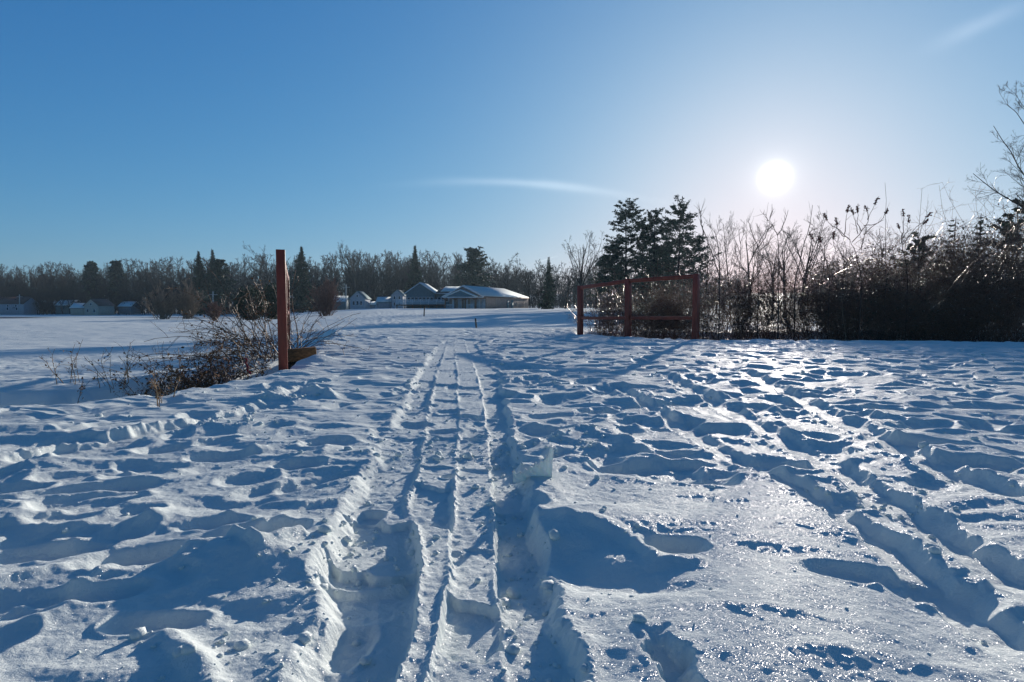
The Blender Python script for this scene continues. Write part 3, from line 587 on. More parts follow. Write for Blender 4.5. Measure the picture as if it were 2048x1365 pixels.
for k, (px, Y, top, spd, n, lv, lab) in enumerate(SH):
    x = at_y(px, 610, Y)[0]; bz = ZG(x, Y)-.05; Ht = EYE+(HOR-top)/FPX*Y-bz; rg_ = np.random.default_rng(300+k)
    e = root_obj('thicket_shrub', lab, 'shrub', (x, Y, bz), GT); mb = MB()
    P = rg_.normal(size=(n, 3))*np.array([spd*.45, spd*.5, 0]); P[:, 2] = 0
    d = np.array([0, 0, 1.])+.28*rg_.normal(size=(n, 3))*np.array([1, 1, .1]); L_ = Ht*(rg_.uniform(.55, 1.05, n)+.35*(rg_.random(n) < .12))
    a = shoots(rg_, P, d, L_, 9, .09, -.015); tubes(mb, a, rg_.uniform(.004, .009, n), .003, 4)
    P2, d2, t, i = offspring(rg_, a, 11, .3, 1, 30, 85); d2[:, 0] += .3; s2 = shoots(rg_, P2, d2, rg_.uniform(.2, .8, len(i))*spd, 5, .14, -.05); tubes(mb, s2, .0040, .0022, 3)
    P3, d3, t, j = offspring(rg_, s2, 3, .2, 1, 25, 70); s3 = shoots(rg_, P3, d3, rg_.uniform(.08, .25, len(j)), 2, .15, 0); tubes(mb, s3, .0026, .0016, 3)
    mb.build('stem', M_THK, e)
    glint = MB(); c_ = rg_.integers(0, len(s2), 90); kk = rg_.integers(1, 4, 90); A_ = s2[c_, kk]; B_ = s2[c_, kk+1]; B_ = A_+unit(B_-A_)*rg_.uniform(.012, .06, 90)[:, None]; glint.segs(A_, B_, .0052, .0040, 4); glint.build('sun_glint', M_GLINT, e)['kind'] = 'stuff'  # short bright pieces added along twigs in place of sunlight glinting off canes
    q = s2.reshape(-1, 3); q = q[q[:, 2] > Ht*(.42 if px < 1640 else .12)]; q = q[rg_.random(len(q)) > (q[:, 2]/Ht)**2.5]; q = q[rg_.integers(0, len(q), int(lv*(.28 if px < 1640 else .5)))]; q = q+rg_.normal(size=q.shape)*.07
    lb = MB(); lb.leaves(q, .050, rg_); lb.build('foliage', M_THG if k % 3 == 1 else M_THL, e)
# a second dark rank behind, where the photo shows no daylight through the hedge
for k, (px, Y, top, w, lab) in enumerate(((1690, 22, 520, 70, 'low dark evergreen mass behind the main sumac'), (1800, 22, 490, 80, 'low dark evergreen mass behind the second sumac'), (1900, 21.5, 475, 80, 'low dark evergreen mass behind the small pointed tree'),
        (2010, 21, 432, 90, 'low dark evergreen mass by the right frame edge'), (1330, 26, 588, 45, 'low dark evergreen mass behind the wide railing bay'))):
    x = at_y(px, 610, Y)[0]; bz = ZG(x, Y)-.1; Ht = EYE+(HOR-top)/FPX*Y-bz; Rd = w*Y/FPX; rg_ = np.random.default_rng(700+k)
    e = root_obj('evergreen_shrub', lab, 'shrub', (x, Y, bz), 'evergreen shrubs behind the thicket'); mb = MB(); n = 60
    P = rg_.normal(size=(n, 3))*np.array([.3*Rd, .3*Rd, 0]); a = shoots(rg_, P, np.array([0, 0, 1.])+.45*rg_.normal(size=(n, 3))*np.array([1, 1, 0]), Ht*rg_.uniform(.6, 1, n), 6, .12, .0); tubes(mb, a, .014, .005, 4)
    P2, d2, t, i = offspring(rg_, a, 12, .15, 1, 35, 85); s2 = shoots(rg_, P2, d2, rg_.uniform(.3, .7, len(i)), 3, .15, 0); tubes(mb, s2, .005, .003, 3); mb.build('stem', M_TWIG, e)
    q = s2.reshape(-1, 3); q = q[rg_.integers(0, len(q), 7000)] + rg_.normal(size=(7000, 3))*.10; lb = MB(); lb.leaves(q, .085, rg_); lb.build('foliage', M_NEEDLE, e)
# saplings drawn stem by stem: forks against the sky
def sapling(label, Y, stems, m=None, name='sapling', r=.018, heads=None, seed=0):
    rg_ = np.random.default_rng(seed+77); b0 = at_y(stems[0][0][0], stems[0][0][1], Y); bz = ZG(b0[0], Y)-.1
    e = root_obj(name, label, 'sapling' if name == 'sapling' else 'sumac', (b0[0], Y, bz), None); off = np.array([b0[0], Y, bz]); mb = MB()
    for s_, st in enumerate(stems):
        P = [at_y(p[0], p[1], Y)-off for p in st]
        if s_ == 0: P = [np.array([P[0][0], 0, 0])]+P
        dy = rg_.uniform(-.35, .35); Q = []
        for a, b in zip(P[:-1], P[1:]):
            for t in (0, .33, .66): Q.append(a+(b-a)*t+rg_.normal(size=3)*.012)
        Q.append(P[-1]); Q = np.array(Q); Q[0] = P[0]; T = np.linspace(0, 1, len(Q)); Q[:, 1] += dy*T if s_ else 0
        rr = (r if s_ == 0 else r*.7)*(1-.65*T); mb.segs(Q[:-1], Q[1:], rr[:-1], rr[1:], 5)
        pts = Q[None]; P2, d2, t, i = offspring(rg_, pts, 6 if name == 'sapling' else 1, .3, .95, 25, 50); s2 = shoots(rg_, P2, d2, rg_.uniform(.12, .4, len(i)), 3, .12, .06); tubes(mb, s2, r*.28, r*.12, 3)
        if heads and heads[s_]:
            h = MB(); top = Q[-1]; dr = unit(Q[-1]-Q[-3]); n = 46; tt = rg_.uniform(0, 1, n)
            c_ = top + np.outer(tt, dr)*.17; c_ = c_ + rg_.normal(size=(n, 3))*.020*(1.15-tt)[:, None]; h.leaves(c_, .045, rg_); h.segs([top-dr*.01], [top+dr*.14], [.020], [.005], 6); h.build('seed_head', M_SEED, e)
    mb.build('stem', m or M_TWIG, e); return e
sapling('thin bare sapling with two parallel tips right of the pine group', 16, [[(1440, 560), (1425, 510), (1405, 455), (1401, 445)], [(1408, 470), (1403, 450), (1404, 420)], [(1406, 455), (1404, 436), (1406, 419)]], seed=1)
sapling('forked sapling with a high right tip left below the sun', 16.5, [[(1516, 590), (1517, 495)], [(1517, 495), (1503, 472), (1493, 450), (1490, 441)], [(1517, 495), (1530, 475), (1537, 450), (1541, 410)], [(1538, 442), (1531, 435), (1527, 424)], [(1522, 500), (1532, 488), (1535, 470)]], seed=2)
sapling('forked sapling with two even tips directly below the sun', 16, [[(1558, 600), (1556, 540), (1555, 471)], [(1555, 471), (1547, 459), (1539, 446)], [(1555, 471), (1566, 453), (1575, 421)], [(1556, 520), (1565, 540), (1568, 560)]], seed=3)
sapling('single tall leaning sapling right of the sun', 16.8, [[(1590, 570), (1602, 510), (1615, 468), (1625, 411)], [(1617, 472), (1622, 462), (1632, 458)], [(1600, 515), (1590, 500), (1586, 482)]], seed=4)
sapling('very thin upright sapling between the sumacs', 16.2, [[(1772, 560), (1771, 470), (1770, 366)]], r=.010, seed=5)
sapling('thin sapling with a high tip right of the second sumac', 17, [[(1838, 560), (1836, 470), (1844, 378)], [(1836, 480), (1856, 430), (1863, 400)]], r=.010, seed=6)
sapling('bare sapling forking low between the pines and the first fork', 18, [[(1478, 580), (1480, 500), (1488, 455)], [(1480, 510), (1470, 480), (1458, 452)], [(1482, 490), (1475, 465), (1474, 455)]], r=.014, seed=7)
sapling('branched sumac carrying dark seed heads against the sky', 15.4, [[(1722, 560), (1712, 505), (1700, 480)], [(1700, 480), (1684, 465), (1664, 452), (1653, 440)], [(1688, 470), (1684, 450), (1681, 428)], [(1704, 485), (1722, 462), (1731, 440), (1737, 412)], [(1716, 468), (1706, 450), (1695, 432)], [(1722, 462), (1712, 448), (1708, 426)], [(1728, 470), (1745, 455), (1772, 435), (1779, 425)],
    [(1735, 440), (1733, 425), (1731, 422)], [(1728, 452), (1750, 448), (1768, 440)], [(1690, 474), (1676, 462), (1672, 450)], [(1722, 500), (1735, 475), (1748, 450)]], M_SUMAC, 'sumac', .016, [0, 1, 1, 1, 1, 1, 1, 1, 0, 1, 0], 8)
sapling('smaller sumac with upright seed heads left of the pointed evergreen', 15.8, [[(1815, 570), (1808, 510), (1803, 480)], [(1803, 480), (1811, 455), (1815, 430)], [(1806, 490), (1822, 465), (1849, 435)], [(1803, 480), (1813, 462), (1814, 445)], [(1812, 478), (1835, 462), (1858, 445)], [(1803, 485), (1795, 470), (1783, 460)]], M_SUMAC, 'sumac', .014, [0, 1, 1, 1, 1, 1], 9)
sapling('low sumac twigs with seed heads left of the main sumac', 15.6, [[(1660, 560), (1648, 510), (1640, 495)], [(1640, 495), (1630, 485), (1626, 478)], [(1645, 505), (1643, 490), (1642, 485)], [(1672, 500), (1665, 485), (1665, 478)]], M_SUMAC, 'sumac', .010, [0, 1, 1, 1], 10)
# pale dried flower heads
M_FLO = mat('dried_flower', (.42, .30, .20), .8, .25, 9)
sapling('pale dried weed with fluffy flower heads before the dark thicket', 14.2, [[(1690, 675), (1685, 610), (1680, 570)], [(1680, 570), (1672, 555), (1652, 548)], [(1682, 580), (1660, 565), (1635, 555)], [(1680, 570), (1675, 545), (1670, 530)], [(1686, 600), (1700, 570), (1702, 560)], [(1684, 595), (1668, 590), (1645, 583)], [(1680, 565), (1690, 550), (1700, 545)]], M_FLO, 'flower_stalk', .006, None, 12)
_e = bpy.data.objects['flower_stalk']; _e['category'] = 'weed'
for (px, py) in ((1652, 546), (1635, 553), (1670, 528), (1702, 558), (1645, 581), (1702, 543), (1660, 540)):
    q = at_y(px, py, 14.2)-np.array(_e.location); lb = MB(); rg_ = np.random.default_rng(int(px)); lb.leaves(q+rg_.normal(size=(120, 3))*np.array([.05, .04, .03]), .035, rg_); lb.build('flower_head', M_FLO, _e)
# ------------------------------------------------------------------ middle and far trees
GP = 'pines right of the path'
conifer('pine_tree', 'tallest spreading white pine at the left of the pine group', 1252, 95, 415, 60, 'pine', GP, 1, .30, 1.1)
conifer('pine_tree', 'narrow pine between the two big pines', 1308, 100, 425, 38, 'pine', GP, 2, .30, 1.1)
conifer('pine_tree', 'spreading pine with a clear top at the right of the pine group', 1354, 92, 416, 56, 'pine', GP, 3, .30, 1.1)
conifer('pine_tree', 'lower pine leaning right beside the pine group', 1388, 100, 480, 42, 'pine', GP, 4, .30, 1.0)
conifer('pine_tree', 'dark lower pine behind the left foot of the pine group', 1222, 110, 500, 40, 'pine', GP, 5, .5, 1.0)
conifer('pine_tree', 'dark lower pine behind the middle of the pine group', 1320, 118, 500, 44, 'pine', GP, 6, .5, 1.0)
conifer('pine_tree', 'wide soft pine filling the gap behind the two left pines', 1285, 108, 452, 50, 'pine', GP, 31, .32, 1.2)
conifer('pine_tree', 'wide soft pine filling the gap behind the two right pines', 1335, 108, 448, 50, 'pine', GP, 32, .32, 1.2)
conifer('spruce_tree', 'slender small spruce left of the round bare tree', 1097, 170, 514, 20, 'spruce', None, 7, .5)
conifer('pine_tree', 'broad round pine behind the clubhouse roof', 948, 205, 503, 34, 'pine', None, 8, .7, 1.1)
conifer('spruce_tree', 'tall spruce rising above the far woods behind the clubhouse gable', 831, 215, 491, 30, 'spruce', None, 9, .7)
conifer('spruce_tree', 'dark full spruce right of the red post', 605, 180, 493, 40, 'spruce', None, 10, .6, 1.2)
conifer('spruce_tree', 'left of the pair of tall spruces at left centre', 400, 195, 502, 34, 'spruce', None, 11, .65, 1.1)
conifer('spruce_tree', 'right of the pair of tall spruces at left centre with a ragged top', 428, 200, 499, 32, 'spruce', None, 12, .65, .9)
conifer('pine_tree', 'rounded olive evergreen below the pair of tall spruces', 438, 190, 524, 26, 'pine', None, 13, .7, 1.1)
conifer('pine_tree', 'small pine top poking above the woods at far left', 186, 262, 527, 14, 'pine', None, 14, 1.1)
conifer('pine_tree', 'small pine top poking above the woods left of the bare crowns', 236, 262, 526, 14, 'pine', None, 15, 1.1)
conifer('spruce_tree', 'small pointed evergreen rising above the right thicket', 1897, 42, 436, 50, 'spruce', None, 16, .14, 1.6)
conifer('spruce_tree', 'second pointed evergreen nearer the right frame edge', 1955, 40, 430, 62, 'spruce', None, 17, .14, 1.8)
conifer('pine_tree', 'dense evergreen filling the right frame edge under the big bare tree', 2035, 36, 404, 62, 'pine', None, 18, .15, 1.9)
conifer('pine_tree', 'dense low evergreen behind the second sumac', 1835, 44, 478, 48, 'pine', None, 19, .15, 1.6)
conifer('spruce_tree', 'bluish small spruce right of the clubhouse', 1094, 118, 582, 18, 'spruce', None, 20, .35)
crown_tree('bare_tree', 'round bare tree with a fan of fine branches left of the pines', 1160, 115, 480, 'vase', w=1.0, seed=1)
crown_tree('bare_tree', 'wide elm-like bare crown above the woods right of the red post', 712, 235, 501, 'vase', w=.9, seed=2)
crown_tree('bare_tree', 'tall wispy bare tree directly left of the red post top', 525, 200, 498, 'slim', w=1.2, seed=3)
crown_tree('bare_tree', 'bare tree behind the right end of the clubhouse roof', 1014, 190, 523, 'round', seed=4)
crown_tree('bare_tree', 'broad bare tree beside the slender small spruce', 1060, 160, 532, 'vase', w=1.0, seed=5)
crown_tree('bare_tree', 'small dark bare tree at the clubhouse right corner', 1078, 122, 578, 'round', w=1.2, seed=6)
crown_tree('bare_tree', 'large bare tree reaching in from the right frame edge', 2128, 32, 190, 'dense', w=1.1, seed=7, fine=.02)
for k, (px, Y, top, kd, lab) in enumerate(((1432, 75, 438, 'slim', 'bare tree directly right of the pine group'), (1460, 70, 445, 'slim', 'bare tree beside the thin two-tipped sapling'), (1500, 62, 470, 'round', 'low bare tree behind the first forked sapling'),
        (1572, 60, 480, 'round', 'low bare tree just right of the sun column'), (1602, 66, 462, 'vase', 'bare tree with a wide fan right of the sun column'), (1640, 58, 450, 'slim', 'bare tree behind the single leaning sapling'), (1690, 60, 490, 'round', 'bare tree left of the main sumac stem'),
        (1745, 56, 478, 'round', 'bare tree right of the main sumac stem'), (1130, 130, 540, 'round', 'low bare tree left below the round bare tree'), (1192, 125, 505, 'vase', 'bare tree between the round bare tree and the pines'), (1545, 80, 488, 'vase', 'faint bare tree far behind the sun column'), (1410, 85, 470, 'slim', 'faint bare tree against the right edge of the pines'))):
    crown_tree('bare_tree', lab, px, Y, top, kd, group='bare trees beyond the stream', seed=20+k, w=1.1)
M_REDTW = mat('reddish_twigs', (.17, .10, .085), .8, .25, 3)
crown_tree('willow_shrub', 'left of the two pale brown upright shrubs in the far field', 322, 100, 556, 'willow', m=M_PALE, seed=41, w=1.0, cat='shrub')
crown_tree('willow_shrub', 'right of the two pale brown upright shrubs in the far field', 376, 104, 553, 'willow', m=M_PALE, seed=42, w=.95, cat='shrub')
crown_tree('willow_shrub', 'reddish brown rounded shrub right of the red post', 651, 80, 543, 'willow', m=M_REDTW, seed=43, w=1.0, cat='shrub')
crown_tree('willow_shrub', 'small tawny shrub between the pale shrubs and the dark mound', 428, 84, 600, 'willow', m=M_REDTW, seed=44, w=1.5, cat='shrub')
for k, (px, Y, top, w, lab) in enumerate(((500, 74, 574, 30, 'dark rounded evergreen mound left of the red post'), (545, 78, 568, 24, 'dark rounded evergreen mound just behind the red post'))):
    x = at_y(px, 610, Y)[0]; bz = H(x, Y)-.2; Ht = EYE+(HOR-top)/FPX*Y-bz; Rd = w*Y/FPX; rg_ = np.random.default_rng(760+k); e = root_obj('evergreen_shrub', lab, 'shrub', (x, Y, bz)); mb = MB()
    a = shoots(rg_, np.zeros((50, 3)), np.array([0, 0, 1.])+.5*rg_.normal(size=(50, 3))*np.array([1, 1, 0]), Ht*rg_.uniform(.6, .95, 50), 5, .1, 0); tubes(mb, a, .03, .012, 4); mb.build('stem', M_BARK, e)
    v = unit(rg_.normal(size=(9000, 3)))*rg_.uniform(.45, 1, 9000)[:, None]**.5; q = v*np.array([Rd, Rd, Ht*.5])*(1+.12*np.sin(v[:, :1]*9+v[:, 2:]*7))+np.array([0, 0, Ht*.5]); lb = MB(); lb.leaves(q, .16, rg_); lb.build('foliage', M_NEEDLE, e)
# far woods: one uncountable mass
rg_ = np.random.default_rng(5); bases = []
for k in range(6):
    mb = MB(); bare(rg_, mb, 1.0, .013, [(11, .25, .95, 22, 55, .42, 4, .1, .06, .5, .0032), (6, .2, 1, 20, 55, .5, 3, .15, .04, .6, .0026), (4, .2, 1, 20, 60, .55, 2, .18, .0, .7, .0022)], K=6, sides=3)
    bases.append((np.concatenate(mb.v), np.concatenate(mb.f)))
def sky_top(px): return np.interp(px, [-100, 0, 100, 200, 300, 450, 520, 620, 720, 800, 900, 980, 1010, 1060, 1200, 1500, 2200], [545, 540, 536, 537, 528, 530, 520, 524, 516, 514, 516, 524, 534, 538, 536, 545, 560])
wv = []; wf = []; n_ = 0
for k in range(1150):
    px = rg_.uniform(-120, 1060) if k < 900 else rg_.uniform(1000, 1500); Y = rg_.uniform(245, 345); x = at_y(px, 610, Y)[0]; bz = H(x, Y); Ht = EYE+(HOR-sky_top(px))/FPX*Y-bz
    Ht *= rg_.uniform(.72, 1.06) if k % 3 else rg_.uniform(.45, .8); v, f = bases[k % 6]; a = rg_.uniform(0, 6.28); c, s_ = math.cos(a), math.sin(a); sx = rg_.uniform(.8, 1.25)
    q = v.copy(); q = np.stack([(q[:, 0]*c-q[:, 1]*s_)*sx, (q[:, 0]*s_+q[:, 1]*c)*sx, q[:, 2]], 1)*Ht/np.array(1.0)+np.array([x, Y, bz-.3]); wv.append(q); wf.append(f+n_); n_ += len(q)
for k in range(900):
    px = rg_.uniform(-120, 1450); Y = rg_.uniform(236, 262); x = at_y(px, 610, Y)[0]; bz = H(x, Y); Ht = rg_.uniform(4, 11); v, f = bases[k % 6]; a = rg_.uniform(0, 6.28); c, s_ = math.cos(a), math.sin(a)
    q = np.stack([(v[:, 0]*c-v[:, 1]*s_)*1.7, (v[:, 0]*s_+v[:, 1]*c)*1.7, v[:, 2]-.12], 1)*Ht+np.array([x, Y, bz-.3]); wv.append(q); wf.append(f+n_); n_ += len(q)
mb = MB(); mb.add(np.concatenate(wv), np.concatenate(wf)); o = mb.build('far_woods', M_BARK); tag(o, 'dark leafless woods along the far skyline behind the houses', 'woods', kind='stuff')
# ------------------------------------------------------------------ buildings
def pmat(n, c, r=.7, v=.1, s=2): return mat(n, c, r, v, s)
M_WHITE = pmat('white_siding', (.36, .40, .44)); M_CREAM = pmat('cream_siding', (.50, .44, .36)); M_SLATE = pmat('blue_green_siding', (.10, .20, .24)); M_TAN = pmat('tan_siding', (.34, .26, .22)); M_BROOF = pmat('brown_roof', (.12, .08, .07))
M_GLASS = mat('window_glass', (.03, .05, .07), .12, .2, 2, spec=.6); M_TRIM = pmat('white_trim', (.75, .78, .80)); M_GREEN = pmat('grey_green_siding', (.16, .24, .24)); M_POST = pmat('porch_timber', (.20, .11, .07)); M_WIN = pmat('white_shade', (.60, .66, .72))
def xf(mb, rz, off):
    c, s_ = math.cos(rz), math.sin(rz); mb.v = [np.stack([v[:, 0]*c-v[:, 1]*s_+off[0], v[:, 0]*s_+v[:, 1]*c+off[1], v[:, 2]+off[2]], 1) for v in mb.v]; return mb
def roofslab(mb, w, y0, y1, ze, zr, oh=.35, th=.12, lift=0.0, xr=None, hip=0.0):
    xr = w/2 if xr is None else xr
    for sgn in (0, 1):
        xe = -oh if sgn == 0 else w+oh; sl = (zr-ze)/(xr if sgn == 0 else w-xr); z_e = ze-oh*sl
        V = [(xe, y0, z_e+lift), (xr, y0, zr+lift), (xr, y1-hip, zr+lift), (xe, y1, z_e+lift)]; V += [(a, b, c+th) for a, b, c in V]
        mb.add(V, np.array([[0, 3, 2, 1], [4, 5, 6, 7], [0, 1, 5, 4], [1, 2, 6, 5], [2, 3, 7, 6], [3, 0, 4, 7]]))
    if hip:
        z_e = ze; V = [(-oh, y1, ze-oh*.4+lift), (w+oh, y1, ze-oh*.4+lift), (xr, y1-hip, zr+lift)]; V += [(a, b, c+th) for a, b, c in V]; mb.add(V[:], np.array([[0, 1, 4, 3]])); mb.add(V, np.array([[3, 4, 5]])); mb.add(V, np.array([[0, 2, 1]]))
def shell(mb, w, y0, y1, z0, ze, zr, xr=None):
    xr = w/2 if xr is None else xr
    V = [(0, y0, z0), (w, y0, z0), (w, y0, ze), (xr, y0, zr), (0, y0, ze), (0, y1, z0), (w, y1, z0), (w, y1, ze), (xr, y1, zr), (0, y1, ze)]
    mb.add(V, np.array([[0, 4, 9, 5], [1, 6, 7, 2], [0, 5, 6, 1]])); mb.add(V, np.array([[0, 1, 2, 3, 4], [5, 9, 8, 7, 6]]))
def window(e, rz, off, x, y, z, w, h, axis='x', glass=None, split=1):
    # a window standing 4 cm proud of a wall whose outside faces -Y (axis x) or +X (axis y)
    f = MB(); g = MB(); t = .09
    if axis == 'x':
        f.box((x, y-.05, z), (x+w, y+.02, z+t)).box((x, y-.05, z+h-t), (x+w, y+.02, z+h)).box((x, y-.05, z+t), (x+t, y+.02, z+h-t)).box((x+w-t, y-.05, z+t), (x+w, y+.02, z+h-t))
        g.box((x+t, y-.02, z+t), (x+w-t, y+.01, z+h-t))
    else:
        f.box((y-.02, x, z), (y+.05, x+w, z+t)).box((y-.02, x, z+h-t), (y+.05, x+w, z+h)).box((y-.02, x, z+t), (y+.05, x+t, z+h-t)).box((y-.02, x+w-t, z+t), (y+.05, x+w, z+h-t))
        g.box((y-.01, x+t, z+t), (y+.02, x+w-t, z+h-t))
    o = xf(f, rz, off).build('window', M_TRIM, e); xf(g, rz, off).build('pane', glass or M_GLASS, o)
def house(label, px, Y, w, dp, ze, zr, rz, wall, roof, wins, snow=True, bz=None, name='house', chimney=None, side=(), cat='house'):
    x = at_y(px, 610, Y)[0]; bz = H(x, Y)-.15 if bz is None else bz; e = root_obj(name, label, cat, (x, Y, bz), None); off = (0, 0, 0)
    b = MB(); shell(b, w, 0, dp, -.6, ze, zr); xf(b, rz, off).build('wall', wall, e)
    r = MB(); roofslab(r, w, -.3, dp+.3, ze, zr); ro = xf(r, rz, off).build('roof', roof, e)
    if snow: s_ = MB(); roofslab(s_, w, -.25, dp+.25, ze, zr, .25, .16, .14); xf(s_, rz, off).build('roof_snow', M_SNOW2, ro)
    for (a, z, ww, hh) in wins: window(e, rz, off, a, 0, z, ww, hh)
    for (a, z, ww, hh) in side: window(e, rz, off, a, w, z, ww, hh, 'y')
    if chimney: c = MB(); c.box((chimney[0], chimney[1], zr-1), (chimney[0]+.7, chimney[1]+.7, zr+1)); xf(c, rz, off).build('chimney', M_BROOF, ro)
    return e
H90 = math.pi/2
# long white house at far left: ridge runs across the view
e = house('long white house with brown roof at the far left frame edge', 47, 235, 8, 15, 4.6, 7.2, H90, M_WHITE, M_BROOF, (), snow=False, bz=-3.4)
for k in range(4):
    window(e, 0, (0, 0, 0), -14+3.6*k, 0, 2.0, .9, 1.2)
    if k != 1: window(e, 0, (0, 0, 0), -13+3.2*k, 0, 4.35 if 0 else 3.3, .8, .9)
house('low grey green house right of the long white house', 62, 258, 9, 9, 3.2, 5.6, .1, M_GREEN, M_BROOF, ((1.5, 1, 1, 1.2), (5, 1, 1, 1.2)))
house('pale roofed blue grey house in the middle of the far left group', 146, 240, 6, 7, 3.0, 5.0, H90, M_GREEN, M_BROOF, ((1.2, .8, 1, 1.2),), bz=-2.6)
house('cream gabled house behind the far left snow field', 168, 222, 5.2, 9, 3.6, 5.8, .0, M_CREAM, M_BROOF, ((.8, 1, .9, 1.2), (3.3, 1, .9, 1.2), (2.1, 3.5, .8, .9)), bz=-3.0, snow=False)
house('cream side wing joined low to the left of the gabled house', 167, 224, 4.6, 5.0, 2.4, 4.0, H90, M_CREAM, M_BROOF, (), bz=-2.9)
house('low shed with bright snow roof right of the cream gabled house', 209, 226, 5, 4.6, 1.8, 3.6, H90, M_SLATE, M_BROOF, (), bz=-3.0, name='shed', cat='shed')
house('distant house with snowy roof above the cream gabled house', 200, 262, 7, 6.5, 3.4, 5.8, H90, M_SLATE, M_BROOF, (), bz=-1.0)
house('distant small house with snowy roof far left of the pale shrubs', 224, 266, 5, 4, 3.8, 5.8, H90, M_SLATE, M_BROOF, (), bz=-1.0)
house('grey shed with snow roof left of the pale brown shrubs', 262, 235, 6, 5, 2.2, 4.0, H90, M_SLATE, M_BROOF, (), bz=-2.2, name='shed', cat='shed')
house('small white gabled house right of the reddish shrub', 700, 178, 4.4, 7, 3.0, 5.0, .0, M_WHITE, M_GREEN, ((.7, .9, .8, 1.3), (1.8, .9, .8, 1.3), (2.9, .9, .8, 1.3), (1.85, 3.3, .7, .7)), bz=-.3, snow=False)
house('tall narrow white house between the small gabled house and the deck', 783, 190, 3.6, 6, 4.4, 6.0, .0, M_WHITE, M_GREEN, ((.6, 1, .7, 1.2), (2.2, 1, .7, 1.2), (.6, 3, .7, 1.1), (2.2, 3, .7, 1.1)), bz=-.6, snow=False)
house('low white annex with snow roof left of the tall narrow house', 781, 192, 4.5, 4.4, 2.2, 3.6, H90, M_WHITE, M_GREEN, (), bz=-.6)
house('low snow covered shed left of the white annex', 750, 185, 3, 3, 1.2, 2.0, H90, M_WHITE, M_GREEN, (), bz=-.5, name='shed', cat='shed')
house('small grey house glimpsed behind the pale pole', 692, 195, 4, 5, 2.4, 4.0, H90, M_GREEN, M_GREEN, (), bz=-.6)
house('pale house glimpsed through trees right of the red post', 598, 200, 7, 6, 2.4, 4.0, H90, M_WHITE, M_GREEN, (), bz=-.8)
# the clubhouse
cx0, cy0, bz = -14.9, 132.7, H(-8, 132)-.1
e = root_obj('clubhouse', 'long low clubhouse with snowy roofs, porch and white railed deck on the rise', 'clubhouse', (cx0, cy0, bz)); rz = math.radians(-17.6); O0 = (0, 0, 0)
b = MB(); shell(b, 8.9, 2.6, 36, -.6, 2.75, 4.85); xf(b, rz, O0).build('hall_wall', M_TAN, e)
r = MB(); roofslab(r, 8.9, -.2, 36.3, 2.75, 4.85, .45, .14, 0, hip=7.5); ro = xf(r, rz, O0).build('hall_roof', M_BROOF, e)
s_ = MB(); roofslab(s_, 8.9, .1, 36.1, 2.75, 4.85, .30, .17, .16, hip=7.5); xf(s_, rz, O0).build('roof_snow', M_SNOW2, ro)
t = MB(); t.beam((-.5, -.3, 2.62), (4.45, -.3, 5.0), .10, .26); t.beam((9.4, -.3, 2.62), (4.45, -.3, 5.0), .10, .26); t.box((-.3, -.26, 2.45), (9.2, -.1, 2.68)); xf(t, rz, O0).build('barge_board', M_TRIM, e)
t = MB(); V = [(.1, -.05, 2.7), (8.8, -.05, 2.7), (4.45, -.05, 4.75)]; V += [(a, .1, c) for a, _, c in V]; t.add(V, np.array([[0, 1, 2], [5, 4, 3]])); xf(t, rz, O0).build('gable_infill', M_TAN, e)
t = MB(); V = [(1.2, -1.5, 2.7), (7.6, -1.5, 2.7), (4.4, -1.5, 3.95)]; V += [(a, -.3, c) for a, _, c in V]; t.add(V, np.array([[0, 1, 2], [5, 4, 3]])); t.add(V, np.array([[0, 3, 4, 1]])); xf(t, rz, O0).build('porch_gable', M_SLATE, e)
for sgn in (0, 1):
    t = MB(); xe = .8 if sgn == 0 else 8.0; V = [(xe, -1.8, 2.6), (4.4, -1.8, 4.0), (4.4, -.33, 4.0), (xe, -.33, 2.6)]; V += [(a, b_2, c+.22) for a, b_2, c in V]; t.add(V, np.array([[0, 3, 2, 1], [4, 5, 6, 7], [0, 1, 5, 4], [1, 2, 6, 5], [2, 3, 7, 6], [3, 0, 4, 7]])); xf(t, rz, O0).build('porch_roof', M_SNOW2, e)
t = MB(); t.box((.7, -1.75, 2.42), (8.1, -1.55, 2.62)); xf(t, rz, O0).build('porch_beam', M_TRIM, e)
for x_ in (.9, 3.2, 5.6, 7.9):
    t = MB(); t.box((x_-.12, -1.75, -.4), (x_+.12, -1.51, 2.42)); t.beam((x_, -1.63, 1.8), (x_+.65, -1.63, 2.42), .12, .12); t.beam((x_, -1.63, 1.8), (x_-.65, -1.63, 2.42), .12, .12); xf(t, rz, O0).build('porch_post', M_POST, e)
for x_ in (.7, 2.1, 3.6, 5.1, 6.6, 7.7): window(e, rz, O0, x_, 2.6, .1, .95, 2.1, 'x', M_WIN)
t = MB(); t.box((.9, -1.62, .9), (3.2, -1.56, 1.0)); t.box((5.6, -1.62, .9), (7.9, -1.56, 1.0))
for k in range(12): t.box((1.0+.18*k, -1.61, 0), (1.05+.18*k, -1.57, .9)); t.box((5.75+.18*k, -1.61, 0), (5.80+.18*k, -1.57, .9))
xf(t, rz, O0).build('porch_railing', M_TRIM, e)
for x_ in (9., 13., 26., 32.): t = MB(); t.box((8.9, x_, .0), (8.95, x_+.14, 2.6)); xf(t, rz, O0).build('corner_board', M_CREAM, e)
for x_ in (17., 20.5): t = MB(); t.box((8.88, x_, -.1), (8.96, x_+1.6, 2.05)); xf(t, rz, O0).build('door', M_GREEN, e)
off = (-26.4-cx0, 150-cy0, 0)
b = MB(); shell(b, 7.1, 0, 14, -.7, 3.85, 6.25, 3.5); xf(b, 0, off).build('wing_wall', M_SLATE, e)
